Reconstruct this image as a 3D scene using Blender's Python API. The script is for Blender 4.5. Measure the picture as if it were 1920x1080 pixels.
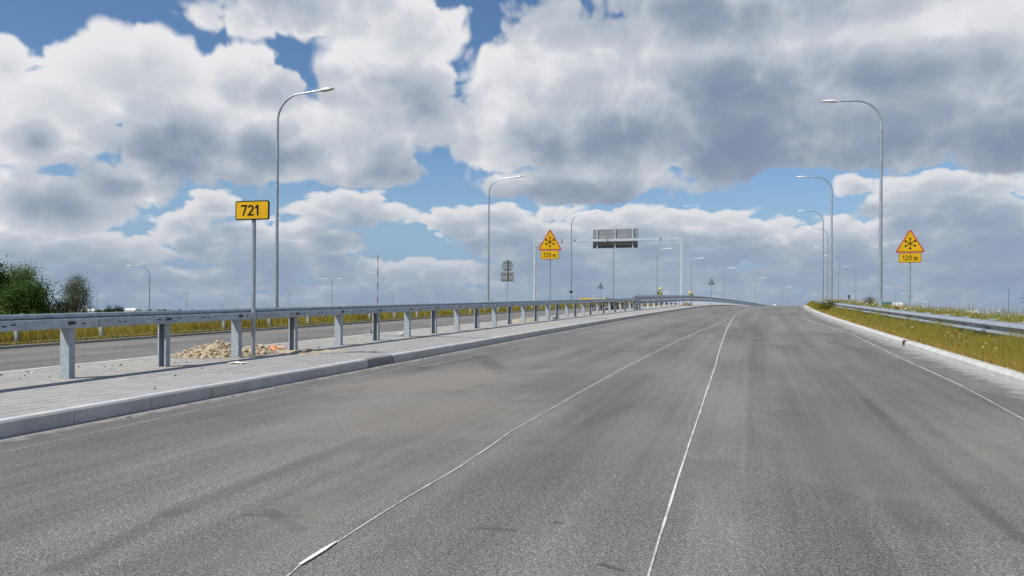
import bpy, bmesh, math, random
import numpy as np
from mathutils import Vector, Matrix

# ------------------------------------------------------------------ clean
for o in list(bpy.data.objects): bpy.data.objects.remove(o)
S = bpy.context.scene
C = S.collection
R = math.radians
random.seed(7); RNG = np.random.default_rng(7)

# ------------------------------------------------------------------ camera
F_PX = 1478.0                       # focal length in pixels of the 1920 wide photograph
PPX, PPY = 960.0, 588.0             # principal column / eye level row
YAW = math.atan2(436.0, F_PX)       # the camera looks this far left of the road
ROLL = R(0.4)
GRADE = 0.025                       # the road climbs to a bridge
EYE = 1.225
FW = Vector((-math.sin(YAW), math.cos(YAW), 0)); RT = Vector((math.cos(YAW), math.sin(YAW), 0)); UP = Vector((0, 0, 1))
cd = bpy.data.cameras.new('camera'); cam = bpy.data.objects.new('camera', cd); C.objects.link(cam)
cd.sensor_width = 36.0; cd.lens = F_PX * 36.0 / 1920.0; cd.shift_y = (PPY - 540.0) / 1920.0
cd.clip_start = 0.05; cd.clip_end = 20000
X = RT * math.cos(ROLL) + UP * math.sin(ROLL); Z = -FW; Y = Z.cross(X)
cam.matrix_world = Matrix(((X.x, Y.x, Z.x, 0), (X.y, Y.y, Z.y, 0), (X.z, Y.z, Z.z, EYE), (0, 0, 0, 1)))
S.camera = cam

# ------------------------------------------------------------------ view
S.render.engine = 'CYCLES'
S.view_settings.view_transform = 'Standard'; S.view_settings.look = 'None'
S.view_settings.exposure = 0.0; S.view_settings.gamma = 1.0
S.view_settings.use_curve_mapping = False

# ------------------------------------------------------------------ sun
SUN_EL = 50.0
sd = (RT * -0.86 + FW * -0.51); sd.normalize()          # horizontal direction towards the sun: left, a little behind
SUN = Vector((sd.x * math.cos(R(SUN_EL)), sd.y * math.cos(R(SUN_EL)), math.sin(R(SUN_EL))))
sl = bpy.data.lights.new('sun', 'SUN'); sl.energy = 5.0; sl.angle = R(0.55); sl.color = (1.0, 0.96, 0.9)
so = bpy.data.objects.new('sun', sl); C.objects.link(so); so.location = (-20, -20, 60)
so.rotation_euler = (-SUN).to_track_quat('-Z', 'Y').to_euler()

# ------------------------------------------------------------------ world: sky with cumulus
world = bpy.data.worlds.new('World'); S.world = world; world.use_nodes = True
WT = world.node_tree; WN = WT.nodes; WL = WT.links
for n in list(WN): WN.remove(n)
STR = 0.1
world.cycles.sampling_method = 'MANUAL'; world.cycles.sample_map_resolution = 512
def wl(a, b): WL.new(a, b)
def setin(sock, v):
    if hasattr(v, 'is_output'): wl(v, sock)
    else: sock.default_value = v
def math_(op, a, b=None, c=None, clamp=False):
    n = WN.new('ShaderNodeMath'); n.operation = op; n.use_clamp = clamp
    setin(n.inputs[0], a)
    if b is not None: setin(n.inputs[1], b)
    if c is not None: setin(n.inputs[2], c)
    return n.outputs[0]
def vmath(op, a, b=None, c=None):
    n = WN.new('ShaderNodeVectorMath'); n.operation = op
    setin(n.inputs[0], a)
    if b is not None: setin(n.inputs[1], b)
    if c is not None: setin(n.inputs[2], c)
    return n.outputs['Value'] if op in ('LENGTH', 'DOT_PRODUCT') else n.outputs[0]
def combine(x, y, z=0.0):
    n = WN.new('ShaderNodeCombineXYZ'); setin(n.inputs[0], x); setin(n.inputs[1], y); setin(n.inputs[2], z); return n.outputs[0]
def smooth(v, a, b):
    n = WN.new('ShaderNodeMapRange'); n.interpolation_type = 'SMOOTHSTEP'
    setin(n.inputs[0], v); n.inputs[1].default_value = a; n.inputs[2].default_value = b
    n.inputs[3].default_value = 0.0; n.inputs[4].default_value = 1.0
    return n.outputs[0]
def mixc(f, a, b, mode='MIX'):
    n = WN.new('ShaderNodeMix'); n.data_type = 'RGBA'; n.blend_type = mode; setin(n.inputs[0], f)
    for s, v in ((n.inputs[6], a), (n.inputs[7], b)):
        if isinstance(v, tuple): s.default_value = (*v, 1.0)
        else: wl(v, s)
    return n.outputs[2]
def noise(vec, scale, detail=5.0, rough=0.55, dist=0.0):
    n = WN.new('ShaderNodeTexNoise'); n.noise_dimensions = '3D'
    wl(vec, n.inputs['Vector']); n.inputs['Scale'].default_value = scale; n.inputs['Detail'].default_value = detail
    n.inputs['Roughness'].default_value = rough; n.inputs['Distortion'].default_value = dist
    return n.outputs[0]

tc = WN.new('ShaderNodeTexCoord')
sky = WN.new('ShaderNodeTexSky'); sky.sky_type = 'NISHITA'; sky.sun_disc = False
sky.sun_elevation = R(SUN_EL); sky.sun_rotation = math.atan2(SUN.x, SUN.y)
sky.altitude = 100; sky.air_density = 1.0; sky.dust_density = 0.0; sky.ozone_density = 3.0
vr = WN.new('ShaderNodeVectorRotate'); vr.rotation_type = 'Z_AXIS'
wl(tc.outputs['Generated'], vr.inputs['Vector']); vr.inputs['Angle'].default_value = -YAW
sx = WN.new('ShaderNodeSeparateXYZ'); wl(vr.outputs[0], sx.inputs[0])
az0 = math_('MULTIPLY', math_('ARCTAN2', sx.outputs[0], sx.outputs[1]), 57.29578)
el0 = math_('MULTIPLY', math_('ARCSINE', sx.outputs[2]), 57.29578)
# the bank of clouds goes on round the horizon (mirrored sector by sector under noise that never repeats)
azm = math_('SUBTRACT', math_('PINGPONG', math_('ADD', az0, 37.0), 74.0), 37.0)
P0 = combine(azm, el0)                                   # where the banks lie (degrees)
Q0 = combine(az0, el0)

def px2dir(px, py):
    tx = (px - PPX) / F_PX; a = math.atan(tx); e = math.atan((PPY - py) / F_PX * math.cos(a)); return math.degrees(a), math.degrees(e)
def bank(P, ells, sm):
    acc = None
    for (cx, cy, rx, ry, w) in ells:
        a, e = px2dir(cx, cy); a1, _ = px2dir(cx + rx, cy); a2, _ = px2dir(cx - rx, cy)
        _, e1 = px2dir(cx, cy - ry); _, e2 = px2dir(cx, cy + ry)
        ra, re = (a1 - a2) / 2, (e1 - e2) / 2
        q = vmath('MULTIPLY_ADD', P, (1 / ra, 1 / re, 0), (-a / ra, -e / re, 0))
        d = math_('MULTIPLY_ADD', vmath('LENGTH', q), -w, w)
        acc = d if acc is None else math_('SMOOTH_MAX', acc, d, sm)
    return acc
def noise2(vec, scale, detail=5.0, rough=0.55):
    n = WN.new('ShaderNodeTexNoise'); n.noise_dimensions = '2D'
    wl(vec, n.inputs['Vector']); n.inputs['Scale'].default_value = scale; n.inputs['Detail'].default_value = detail
    n.inputs['Roughness'].default_value = rough
    return n
def field(dx, dy, ells, sm, scale, amp, seed, billow, vs, bnk=None):
    P = vmath('ADD', P0, (dx, dy, 0)); Q = vmath('MULTIPLY_ADD', Q0, (1.0, vs, 1.0), (dx + seed, dy * vs + seed * 1.7, 0))
    wv = noise2(Q, scale * 1.3, 2.0)
    Qw = vmath('MULTIPLY_ADD', wv.outputs['Color'], (0.38 / scale,) * 3, Q)
    n1 = noise2(Qw, scale, 8.0, 0.5).outputs[0]
    vo = WN.new('ShaderNodeTexVoronoi'); vo.voronoi_dimensions = '2D'; vo.feature = 'F1'; wl(Qw, vo.inputs['Vector'])
    vo.inputs['Scale'].default_value = scale * 3.4; vo.inputs['Detail'].default_value = 2.0; vo.inputs['Roughness'].default_value = 0.42; vo.inputs['Lacunarity'].default_value = 2.3
    d = vo.outputs['Distance']; bil = math_('MULTIPLY_ADD', math_('MULTIPLY', d, d), -1.0, 0.42)      # rounded domes with creases between them
    D = math_('MULTIPLY_ADD', math_('SUBTRACT', n1, 0.5), amp, bnk if bnk else bank(P, ells, sm))
    D = math_('MULTIPLY_ADD', math_('ADD', bil, 0.31), billow, D)
    return D

ELL_A = [(150,205,160,105,.95),(258,165,140,98,1),(265,118,66,50,.8),(480,160,105,66,.9),(380,255,300,85,1),(600,262,230,82,1),
 (720,190,150,120,.95),(50,250,170,100,.9),(690,315,140,34,.8),(540,42,140,36,.5),(740,70,120,85,.75),(660,15,190,36,.5),
 (60,375,260,66,1.1),(230,340,120,50,.8),(0,120,60,45,.6),(880,250,120,80,.8),
 (985,150,95,95,.9),(960,235,120,85,.95),(1120,130,210,145,1),(1360,150,290,175,1),(1600,130,310,150,1),(1830,130,240,165,1),
 (1090,262,250,95,1),(1390,262,270,70,1),(1740,255,330,66,1),(1085,342,200,40,.95),(1300,40,240,90,.9),(1600,10,300,80,.9),
 (1200,-120,500,90,.8),(300,-220,500,110,.7),(1700,-330,500,110,.8)]
ELL_B = [(665,395,110,38,.9),(1770,352,150,40,.9),(1840,410,180,62,1),(1690,400,80,60,.8),(1598,345,34,22,.6),(400,386,55,22,.5)]
ELL_C = ELL_B + [(120,475,240,48,.9),(345,425,62,30,.8),(480,468,220,50,1),(610,455,85,45,.95),(935,408,55,25,.9),(850,420,60,26,.8),(1000,455,150,58,1),
 (1190,420,170,44,.95),(1330,445,200,52,.95),(1560,450,150,46,.85),(1750,470,270,60,.95),(1900,505,150,50,.8),(760,515,220,34,.8),(300,530,340,32,.8),
 (1100,515,320,36,.85),(1500,525,320,34,.8),(960,572,2200,40,.6)]

def layer(ells, sm, scale, amp, seed, billow, vs, offs, e0, e1, kd, lit, shade, deep, dens):
    D0 = field(0, 0, ells, sm, scale, amp, seed, billow, vs)
    tau = None
    for (dx, dy, w) in offs:
        D = math_('MAXIMUM', field(dx, dy, ells, sm, scale, amp, seed, billow, vs), 0.0)
        tau = math_('MULTIPLY', D, w) if tau is None else math_('MULTIPLY_ADD', D, w, tau)
    T = math_('POWER', 2.718, math_('MULTIPLY', tau, -kd))          # light that reaches this bit of cloud
    alpha = math_('MULTIPLY', smooth(D0, e0, e1), dens)
    col = mixc(smooth(T, 0.0, 0.35), deep, shade)
    col = mixc(smooth(T, 0.22, 0.95), col, lit)
    return alpha, col
def k(c): return tuple(v / STR for v in c)
aC, cC = layer(ELL_C, .18, .15, 1.0, 31.0, .36, 2.1, [(-.2, .33, .9), (-.8, 1.7, 1.2)], -.03, .20, 1.3, k((.76,.76,.775)), k((.43,.48,.555)), k((.27,.345,.47)), .93)
aA, cA = layer(ELL_A, .24, .085, 1.0, 11.0, .36, 1.2, [(-.25, .45, .7), (-1.9, 4.6, 1.7)], -.06, .14, 1.05, k((.82,.82,.84)), k((.475,.52,.59)), k((.205,.265,.385)), .985)
HZ = k((.24, .325, .465))
skyc = mixc(math_('MULTIPLY', smooth(el0, 14.0, -.5), .92), mixc(1.0, sky.outputs[0], (.80, .94, 1.04), 'MULTIPLY'), k((.30, .43, .60)))
col = mixc(aC, skyc, cC); col = mixc(math_('MULTIPLY', smooth(el0, 7.5, -.5), .66), col, HZ); col = mixc(aA, col, cA)
bg = WN.new('ShaderNodeBackground'); bg.inputs['Strength'].default_value = STR
wl(col, bg.inputs['Color'])
wo = WN.new('ShaderNodeOutputWorld'); wl(bg.outputs[0], wo.inputs[0])

# ================================================================== helpers
def cv(v): return .000325 * v * v + .00064 * max(0.0, v - 94.0) ** 2          # the road bends gently to the right
def zv(v):                                                                     # climbs, then goes over a crest
    v0, kk, ln = 75.36, .000237, 174.6
    if v < v0: return GRADE * v
    if v < v0 + ln: return GRADE * v - kk * (v - v0) ** 2
    return GRADE * v - kk * ln ** 2 - 2 * kk * ln * (v - v0 - ln)
def W(u, v, dz=0.0): return Vector((u + cv(v), v, zv(v) + dz))
def ray(px, py):
    x, y = px - PPX, PPY - py
    c, s = math.cos(ROLL), math.sin(ROLL); x, y = x * c - y * s, x * s + y * c
    return FW + RT * (x / F_PX) + UP * (y / F_PX)
def hit(px, py, dz=0.0):
    """photo pixel -> (u, v) on the surface dz above the road"""
    d = ray(px, py); a, b = 1.0, 1.0
    f = lambda t: EYE + t * d.z - zv(t * d.y) - dz
    while f(b) > 0 and b < 500: a, b = b, b + .5
    for _ in range(40):
        m = (a + b) / 2
        if f(m) > 0: a = m
        else: b = m
    return b * d.x - cv(b * d.y), b * d.y
def col_at(px, u, py=570):
    """v at which pixel column px crosses the line that runs u beside the road"""
    d = ray(px, py); v = 4.0; g0 = (v / d.y * d.x) - cv(v) - u
    while v < 400 and ((v / d.y * d.x) - cv(v) - u) * g0 > 0: v += .05
    return v
PLAIN = -4.0
def far(px, dist, z=PLAIN):
    d = ray(px, PPY); t = dist
    return Vector((d.x * t, d.y * t, z))
def top_z(px, py, dist): return EYE + ray(px, py).z * dist

def tag(o, label=None, cat=None, group=None, kind=None):
    if label: o['label'] = label
    if cat: o['category'] = cat
    if group: o['group'] = group
    if kind: o['kind'] = kind
    return o
def empty(name, loc=(0, 0, 0), rz=0.0, **kw):
    o = bpy.data.objects.new(name, None); C.objects.link(o); o.location = loc; o.rotation_euler = (0, 0, rz)
    o.empty_display_size = .2
    return tag(o, **kw)
def link(name, me, mat, parent=None, M=None):
    o = bpy.data.objects.new(name, me); C.objects.link(o)
    if mat is not None and not me.materials: me.materials.append(mat)
    if parent is not None: o.parent = parent
    if M is not None: o.matrix_basis = M
    return o
def np_mesh(name, verts, quads=None, tris=None, smooth=False, uniform=None):
    me = bpy.data.meshes.new(name)
    verts = np.asarray(verts, dtype=np.float32).reshape(-1, 3)
    qs = np.zeros((0, 4), np.int32) if quads is None else np.asarray(quads, np.int32).reshape(-1, 4)
    ts = np.zeros((0, 3), np.int32) if tris is None else np.asarray(tris, np.int32).reshape(-1, 3)
    me.vertices.add(len(verts)); me.vertices.foreach_set('co', verts.ravel())
    loops = np.concatenate([qs.ravel(), ts.ravel()])
    me.loops.add(len(loops)); me.loops.foreach_set('vertex_index', loops)
    n = len(qs) + len(ts); me.polygons.add(n)
    tot = np.concatenate([np.full(len(qs), 4, np.int32), np.full(len(ts), 3, np.int32)])
    st = np.concatenate([[0], np.cumsum(tot)[:-1]]).astype(np.int32)
    me.polygons.foreach_set('loop_start', st); me.polygons.foreach_set('loop_total', tot)
    if smooth: me.polygons.foreach_set('use_smooth', np.ones(n, bool))
    me.update(calc_edges=True); me.validate()
    return me
class MB:
    def __init__(s): s.v = []; s.f = []
    def add(s, vs, fs):
        b = len(s.v); s.v += [tuple(x) for x in vs]; s.f += [tuple(i + b for i in f) for f in fs]; return s
    def box(s, x0, x1, y0, y1, z0, z1):
        return s.add([(x0, y0, z0), (x1, y0, z0), (x1, y1, z0), (x0, y1, z0), (x0, y0, z1), (x1, y0, z1), (x1, y1, z1), (x0, y1, z1)],
                     [(3, 2, 1, 0), (4, 5, 6, 7), (0, 1, 5, 4), (1, 2, 6, 5), (2, 3, 7, 6), (3, 0, 4, 7)])
    def extrude_y(s, prof, y0, y1, closed=True, caps=True):
        n = len(prof); vs = [(x, y0, z) for x, z in prof] + [(x, y1, z) for x, z in prof]
        fs = [(i, (i + 1) % n, n + (i + 1) % n, n + i) for i in range(n if closed else n - 1)]
        if caps and closed: fs += [tuple(range(n - 1, -1, -1)), tuple(range(n, 2 * n))]
        return s.add(vs, fs)
    def extrude_z(s, prof, z0, z1):
        n = len(prof); vs = [(x, y, z0) for x, y in prof] + [(x, y, z1) for x, y in prof]
        return s.add(vs, [(i, (i + 1) % n, n + (i + 1) % n, n + i) for i in range(n)] + [tuple(range(n - 1, -1, -1)), tuple(range(n, 2 * n))])
    def tube(s, pts, rad, n=8, cap=True):
        pts = [Vector(p) for p in pts]; rad = rad if isinstance(rad, (list, tuple)) else [rad] * len(pts)
        vs = []; fs = []; prev = None
        for i, p in enumerate(pts):
            t = (pts[min(i + 1, len(pts) - 1)] - pts[max(i - 1, 0)]).normalized()
            if prev is None:
                a = Vector((0, 1, 0)) if abs(t.y) < .9 else Vector((1, 0, 0)); a = (a - t * a.dot(t)).normalized()
            else: a = (prev - t * prev.dot(t)).normalized()
            prev = a; b = t.cross(a)
            for k_ in range(n):
                an = 2 * math.pi * k_ / n; vs.append(p + (a * math.cos(an) + b * math.sin(an)) * rad[i])
        for i in range(len(pts) - 1):
            for k_ in range(n): fs.append((i * n + k_, i * n + (k_ + 1) % n, (i + 1) * n + (k_ + 1) % n, (i + 1) * n + k_))
        if cap: fs += [tuple(range(n - 1, -1, -1)), tuple(range((len(pts) - 1) * n, len(pts) * n))]
        return s.add(vs, fs)
    def mesh(s, name, smooth=False):
        me = bpy.data.meshes.new(name); me.from_pydata(s.v, [], s.f); me.update()
        if smooth: me.polygons.foreach_set('use_smooth', np.ones(len(me.polygons), bool)); me.set_sharp_from_angle(angle=R(40))
        return me
    def build(s, name, mat, parent=None, M=None, smooth=False): return link(name, s.mesh(name, smooth), mat, parent, M)
def grow(name, uvs, dz, vs, mat, parent=None, kind='structure'):
    """a sheet swept along the road: profile points (u, dz) at every v"""
    n = len(uvs); V = []; Q = []
    for i, v in enumerate(vs):
        for (u, d) in uvs: V.append(W(u, v, d + dz))
    for i in range(len(vs) - 1):
        for j in range(n - 1): Q.append((i * n + j, i * n + j + 1, (i + 1) * n + j + 1, (i + 1) * n + j))
    o = link(name, np_mesh(name, V, Q), mat, parent)
    if kind and parent is None: tag(o, kind=kind)
    return o
def seg_matrix(p1, p2, root=Vector((0, 0, 0))):
    y = (p2 - p1).normalized(); x = y.cross(UP).normalized(); z = x.cross(y)
    return Matrix(((x.x, y.x, z.x, p1.x - root.x), (x.y, y.y, z.y, p1.y - root.y), (x.z, y.z, z.z, p1.z - root.z), (0, 0, 0, 1)))
def copy_tree(o, parent=None):
    c = o.copy(); C.objects.link(c); c.parent = parent
    for ch in list(o.children): copy_tree(ch, c)
    return c

# ================================================================== materials
def new_mat(name):
    m = bpy.data.materials.new(name); m.use_nodes = True; nt = m.node_tree; b = nt.nodes['Principled BSDF']; return m, nt, b
class NB:
    """small node builder"""
    def __init__(s, nt): s.nt = nt
    def n(s, t, **kw):
        n = s.nt.nodes.new(t)
        for k_, v in kw.items(): setattr(n, k_, v)
        return n
    def put(s, sock, v):
        if hasattr(v, 'is_output'): s.nt.links.new(v, sock)
        else: sock.default_value = (*v, 1.0) if isinstance(v, tuple) and len(v) == 3 and sock.type == 'RGBA' else v
    def pos(s): return s.n('ShaderNodeNewGeometry').outputs['Position']
    def obj(s): return s.n('ShaderNodeTexCoord').outputs['Object']
    def math(s, op, a, b=None, c=None, clamp=False):
        n = s.n('ShaderNodeMath', operation=op, use_clamp=clamp); s.put(n.inputs[0], a)
        if b is not None: s.put(n.inputs[1], b)
        if c is not None: s.put(n.inputs[2], c)
        return n.outputs[0]
    def vm(s, op, a, b=None, c=None):
        n = s.n('ShaderNodeVectorMath', operation=op); s.put(n.inputs[0], a)
        if b is not None: s.put(n.inputs[1], b)
        if c is not None: s.put(n.inputs[2], c)
        return n.outputs['Value'] if op in ('LENGTH', 'DOT_PRODUCT') else n.outputs[0]
    def noise(s, vec, scale, detail=3.0, rough=.55, dim='3D'):
        n = s.n('ShaderNodeTexNoise', noise_dimensions=dim); s.put(n.inputs['Vector'], vec)
        n.inputs['Scale'].default_value = scale; n.inputs['Detail'].default_value = detail; n.inputs['Roughness'].default_value = rough
        return n.outputs[0]
    def ramp(s, v, a, b, lo=0.0, hi=1.0):
        n = s.n('ShaderNodeMapRange', interpolation_type='SMOOTHSTEP'); s.put(n.inputs[0], v)
        for i, x in enumerate((a, b, lo, hi)): n.inputs[i + 1].default_value = x
        return n.outputs[0]
    def mix(s, f, a, b, mode='MIX'):
        n = s.n('ShaderNodeMix', data_type='RGBA', blend_type=mode); s.put(n.inputs[0], f); s.put(n.inputs[6], a); s.put(n.inputs[7], b)
        return n.outputs[2]
    def bump(s, h, strength, dist):
        n = s.n('ShaderNodeBump'); n.inputs['Strength'].default_value = strength; n.inputs['Distance'].default_value = dist
        s.put(n.inputs['Height'], h); return n.outputs[0]
def mat_noise(name, c1, c2, scale=4.0, rough=.6, metallic=0.0, bump=0.0, fine=None, space='obj', lo=.35, hi=.65, detail=4.0):
    m, nt, b = new_mat(name); N = NB(nt); p = N.obj() if space == 'obj' else N.pos()
    f = N.ramp(N.noise(p, scale, detail), lo, hi); col = N.mix(f, c1, c2)
    if fine:
        g = N.noise(p, fine[0], 2.0); col = N.mix(N.ramp(g, .3, .7, 0.0, fine[1]), col, tuple(x * .45 for x in c1))
        if bump: N.put(b.inputs['Normal'], N.bump(g, bump, .01))
    elif bump: N.put(b.inputs['Normal'], N.bump(N.noise(p, scale * 6, 4), bump, .01))
    N.put(b.inputs['Base Color'], col); N.put(b.inputs['Roughness'], N.ramp(N.noise(p, scale * 2.3, 3), .2, .8, rough - .08, rough + .1))
    b.inputs['Metallic'].default_value = metallic
    return m
GALV = mat_noise('galvanised_steel', (.32, .36, .405), (.42, .465, .515), 9.0, .50, .45, .05)
GALV2 = mat_noise('galvanised_post', (.30, .34, .375), (.38, .42, .46), 14.0, .6, .1, .08, lo=.4, hi=.6)
POLE = mat_noise('galvanised_pole', (.30, .35, .40), (.40, .45, .50), 3.0, .45, .5)
GREYP = mat_noise('lamp_head_paint', (.55, .57, .60), (.62, .64, .66), 3.0, .4)
DARKM = mat_noise('dark_steel', (.04, .045, .05), (.08, .085, .09), 20.0, .6, .3)
YEL = mat_noise('sign_yellow', (.60, .35, .008), (.66, .39, .012), 3.0, .6)
# printed faces: little gloss
RED = mat_noise('sign_red', (.42, .04, .012), (.47, .05, .015), 3.0, .6)
BLK = mat_noise('sign_black', (.012, .009, .008), (.018, .014, .012), 3.0, .9)
BACKL = mat_noise('panel_back', (.20, .212, .225), (.25, .262, .275), 1.5, .6, .0)
BACKSH = mat_noise('panel_back_shaded', (.075, .085, .10), (.11, .12, .135), 1.5, .55, .2)
KERB = mat_noise('kerb_concrete', (.49, .49, .47), (.58, .58, .56), 3.0, .85, 0, .25, fine=(70.0, .3), space='pos')
KERBD = mat_noise('kerb_concrete_dark', (.24, .24, .24), (.30, .30, .30), 3.0, .85, 0, .25, fine=(70.0, .4), space='pos')
SAND = mat_noise('sand', (.42, .34, .22), (.52, .43, .29), 6.0, .9, 0, .5, fine=(60.0, .35), space='pos')
STONE = mat_noise('rubble_stone', (.44, .36, .24), (.58, .49, .35), 9.0, .9, 0, .4, fine=(60.0, .3), space='pos')
GREYST = mat_noise('grey_stone', (.22, .21, .20), (.36, .34, .31), 9.0, .9, 0, .3, fine=(60.0, .3), space='pos')
PALEST = mat_noise('pale_stone', (.62, .60, .56), (.72, .70, .66), 9.0, .9, 0, .3)
WHITE = mat_noise('white_paint', (.74, .74, .72), (.82, .82, .80), 8.0, .6)
ORANGE = mat_noise('orange_plastic', (.75, .20, .07), (.85, .32, .15), 9.0, .5)
YELLOWM = mat_noise('machine_yellow', (.68, .48, .02), (.78, .58, .05), 4.0, .45)
LIME = mat_noise('hi_vis_lime', (.55, .75, .12), (.62, .80, .18), 9.0, .7)
RUST = mat_noise('rusty_brown', (.07, .022, .018), (.11, .035, .028), 12.0, .8)
for m_ in (YEL, RED, BLK): m_.node_tree.nodes['Principled BSDF'].inputs['Specular IOR Level'].default_value = .15

# ================================================================== setting: ground, road, pavement
def mat_asphalt(name, marks, kerbs=True):
    m, nt, b = new_mat(name); N = NB(nt); p = N.pos()
    sp = N.n('ShaderNodeSeparateXYZ'); N.put(sp.inputs[0], p); x, y = sp.outputs[0], sp.outputs[1]
    u = N.math('MULTIPLY_ADD', N.math('MULTIPLY', y, y), -.000325, x)
    cb = N.n('ShaderNodeCombineXYZ'); N.put(cb.inputs[0], u); N.put(cb.inputs[1], y); q = cb.outputs[0]
    # aggregate
    vo = N.n('ShaderNodeTexVoronoi', voronoi_dimensions='2D'); N.put(vo.inputs['Vector'], q); vo.inputs['Scale'].default_value = 150.0
    ag = N.n('ShaderNodeSeparateColor'); N.put(ag.inputs[0], vo.outputs['Color'])
    grain = N.ramp(ag.outputs[0], 0.05, 1.0, 0.0, 1.0)
    col = N.mix(grain, (.128, .122, .114), (.228, .219, .207))
    spark = N.ramp(ag.outputs[1], .90, .97); col = N.mix(N.math('MULTIPLY', spark, .6), col, (.45, .43, .40))
    pit = N.ramp(N.noise(q, 60.0, 3.0, .6, '2D'), .36, .48); col = N.mix(N.math('MULTIPLY_ADD', pit, -.5, .5), col, (.06, .06, .06))
    # broad tone: long tracks left by the paver and the trucks, then mottling
    lane = N.noise(N.vm('MULTIPLY', q, (1.5, .05, 0)), 1.0, 4.0, .6, '2D')
    mott = N.noise(N.vm('MULTIPLY', q, (1.0, .45, 0)), .55, 6.0, .62, '2D')
    fine = N.noise(N.vm('MULTIPLY', q, (7.0, .10, 0)), 1.0, 4.0, .6, '2D')
    tone = N.math('ADD', N.math('ADD', N.ramp(lane, .3, .7, .86, 1.10), N.ramp(fine, .3, .7, -.07, .07)), N.ramp(mott, .3, .7, -.12, .12))
    tn = N.n('ShaderNodeCombineXYZ')
    for i in range(3): N.put(tn.inputs[i], tone)
    col = N.mix(1.0, col, tn.outputs[0], 'MULTIPLY')
    # pale brown dust that drifts over the surface
    dust = N.ramp(N.noise(N.vm('MULTIPLY', q, (.8, .3, 0)), .9, 5.0, .6, '2D'), .50, .74, 0.0, .5)
    def blob(cx, cy, rx, ry, rot=0.0):
        d = N.vm('SUBTRACT', q, (cx, cy, 0))
        if rot:
            r = N.n('ShaderNodeVectorRotate', rotation_type='Z_AXIS'); N.put(r.inputs['Vector'], d); r.inputs['Angle'].default_value = rot; d = r.outputs[0]
        return N.vm('LENGTH', N.vm('MULTIPLY', d, (1 / rx, 1 / ry, 0)))
    wob = N.noise(q, 2.2, 5.0, .65, '2D')
    for mk in marks:
        if mk[0] == 'dust':
            _, cx, cy, rx, ry, rot, amt = mk
            d = N.math('MULTIPLY_ADD', N.math('SUBTRACT', wob, .5), 1.1, blob(cx, cy, rx, ry, rot)); dust = N.math('MAXIMUM', dust, N.ramp(d, 1.05, .35, 0.0, amt))
        else:      # tyre or oil stroke from a to b
            _, A, B_, wd, amt = mk
            ab = (B_[0] - A[0], B_[1] - A[1], 0); l2 = ab[0] ** 2 + ab[1] ** 2
            pa = N.vm('SUBTRACT', q, (A[0], A[1], 0)); t = N.math('MULTIPLY', N.vm('DOT_PRODUCT', pa, ab), 1 / l2, clamp=True)
            sc = N.n('ShaderNodeVectorMath', operation='SCALE'); sc.inputs[0].default_value = ab; N.put(sc.inputs['Scale'], t)
            d = N.vm('LENGTH', N.vm('SUBTRACT', pa, sc.outputs[0]))
            d = N.math('MULTIPLY_ADD', N.math('SUBTRACT', wob, .5), wd * 1.2, d)
            col = N.mix(N.ramp(d, wd, wd * .35, 0.0, amt), col, (.078, .075, .076))
    col = N.mix(dust, col, (.245, .224, .19))
    if kerbs:      # gritty strips along the kerbs
        gl = N.math('MULTIPLY_ADD', N.math('SUBTRACT', N.noise(q, 5.0, 4.0, .6, '2D'), .5), .7, N.math('ADD', u, 6.1))
        col = N.mix(N.ramp(gl, .30, .02, 0.0, .7), col, (.36, .35, .325))
        gd = N.math('ABSOLUTE', N.math('ADD', u, 5.62)); col = N.mix(N.ramp(gd, .34, .05, 0, .32), col, (.12, .118, .122))
        gr = N.math('MULTIPLY_ADD', N.math('SUBTRACT', N.noise(q, 3.0, 5.0, .6, '2D'), .5), 1.1, N.math('SUBTRACT', 3.55, u))
        col = N.mix(N.ramp(gr, .55, .0, 0.0, .75), col, (.42, .41, .38))
    N.put(b.inputs['Base Color'], col); b.inputs['Roughness'].default_value = .88; b.inputs['Specular IOR Level'].default_value = .3
    h = N.math('ADD', N.math('MULTIPLY', vo.outputs['Distance'], -1.0), N.math('MULTIPLY', pit, .6))
    N.put(b.inputs['Normal'], N.bump(h, .55, .006))
    return m
MARKS = [('dust', -4.3, 10.4, 1.5, 2.6, .25, .8), ('dust', -3.2, 7.6, 1.6, 2.4, 0, .5), ('dust', 1.5, 40.0, 2.5, 14.0, 0, .3), ('dust', .9, 6.6, .9, 2.4, 0, .3), ('dust', -4.6, 34.0, 1.6, 10, 0, .5)]
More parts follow.
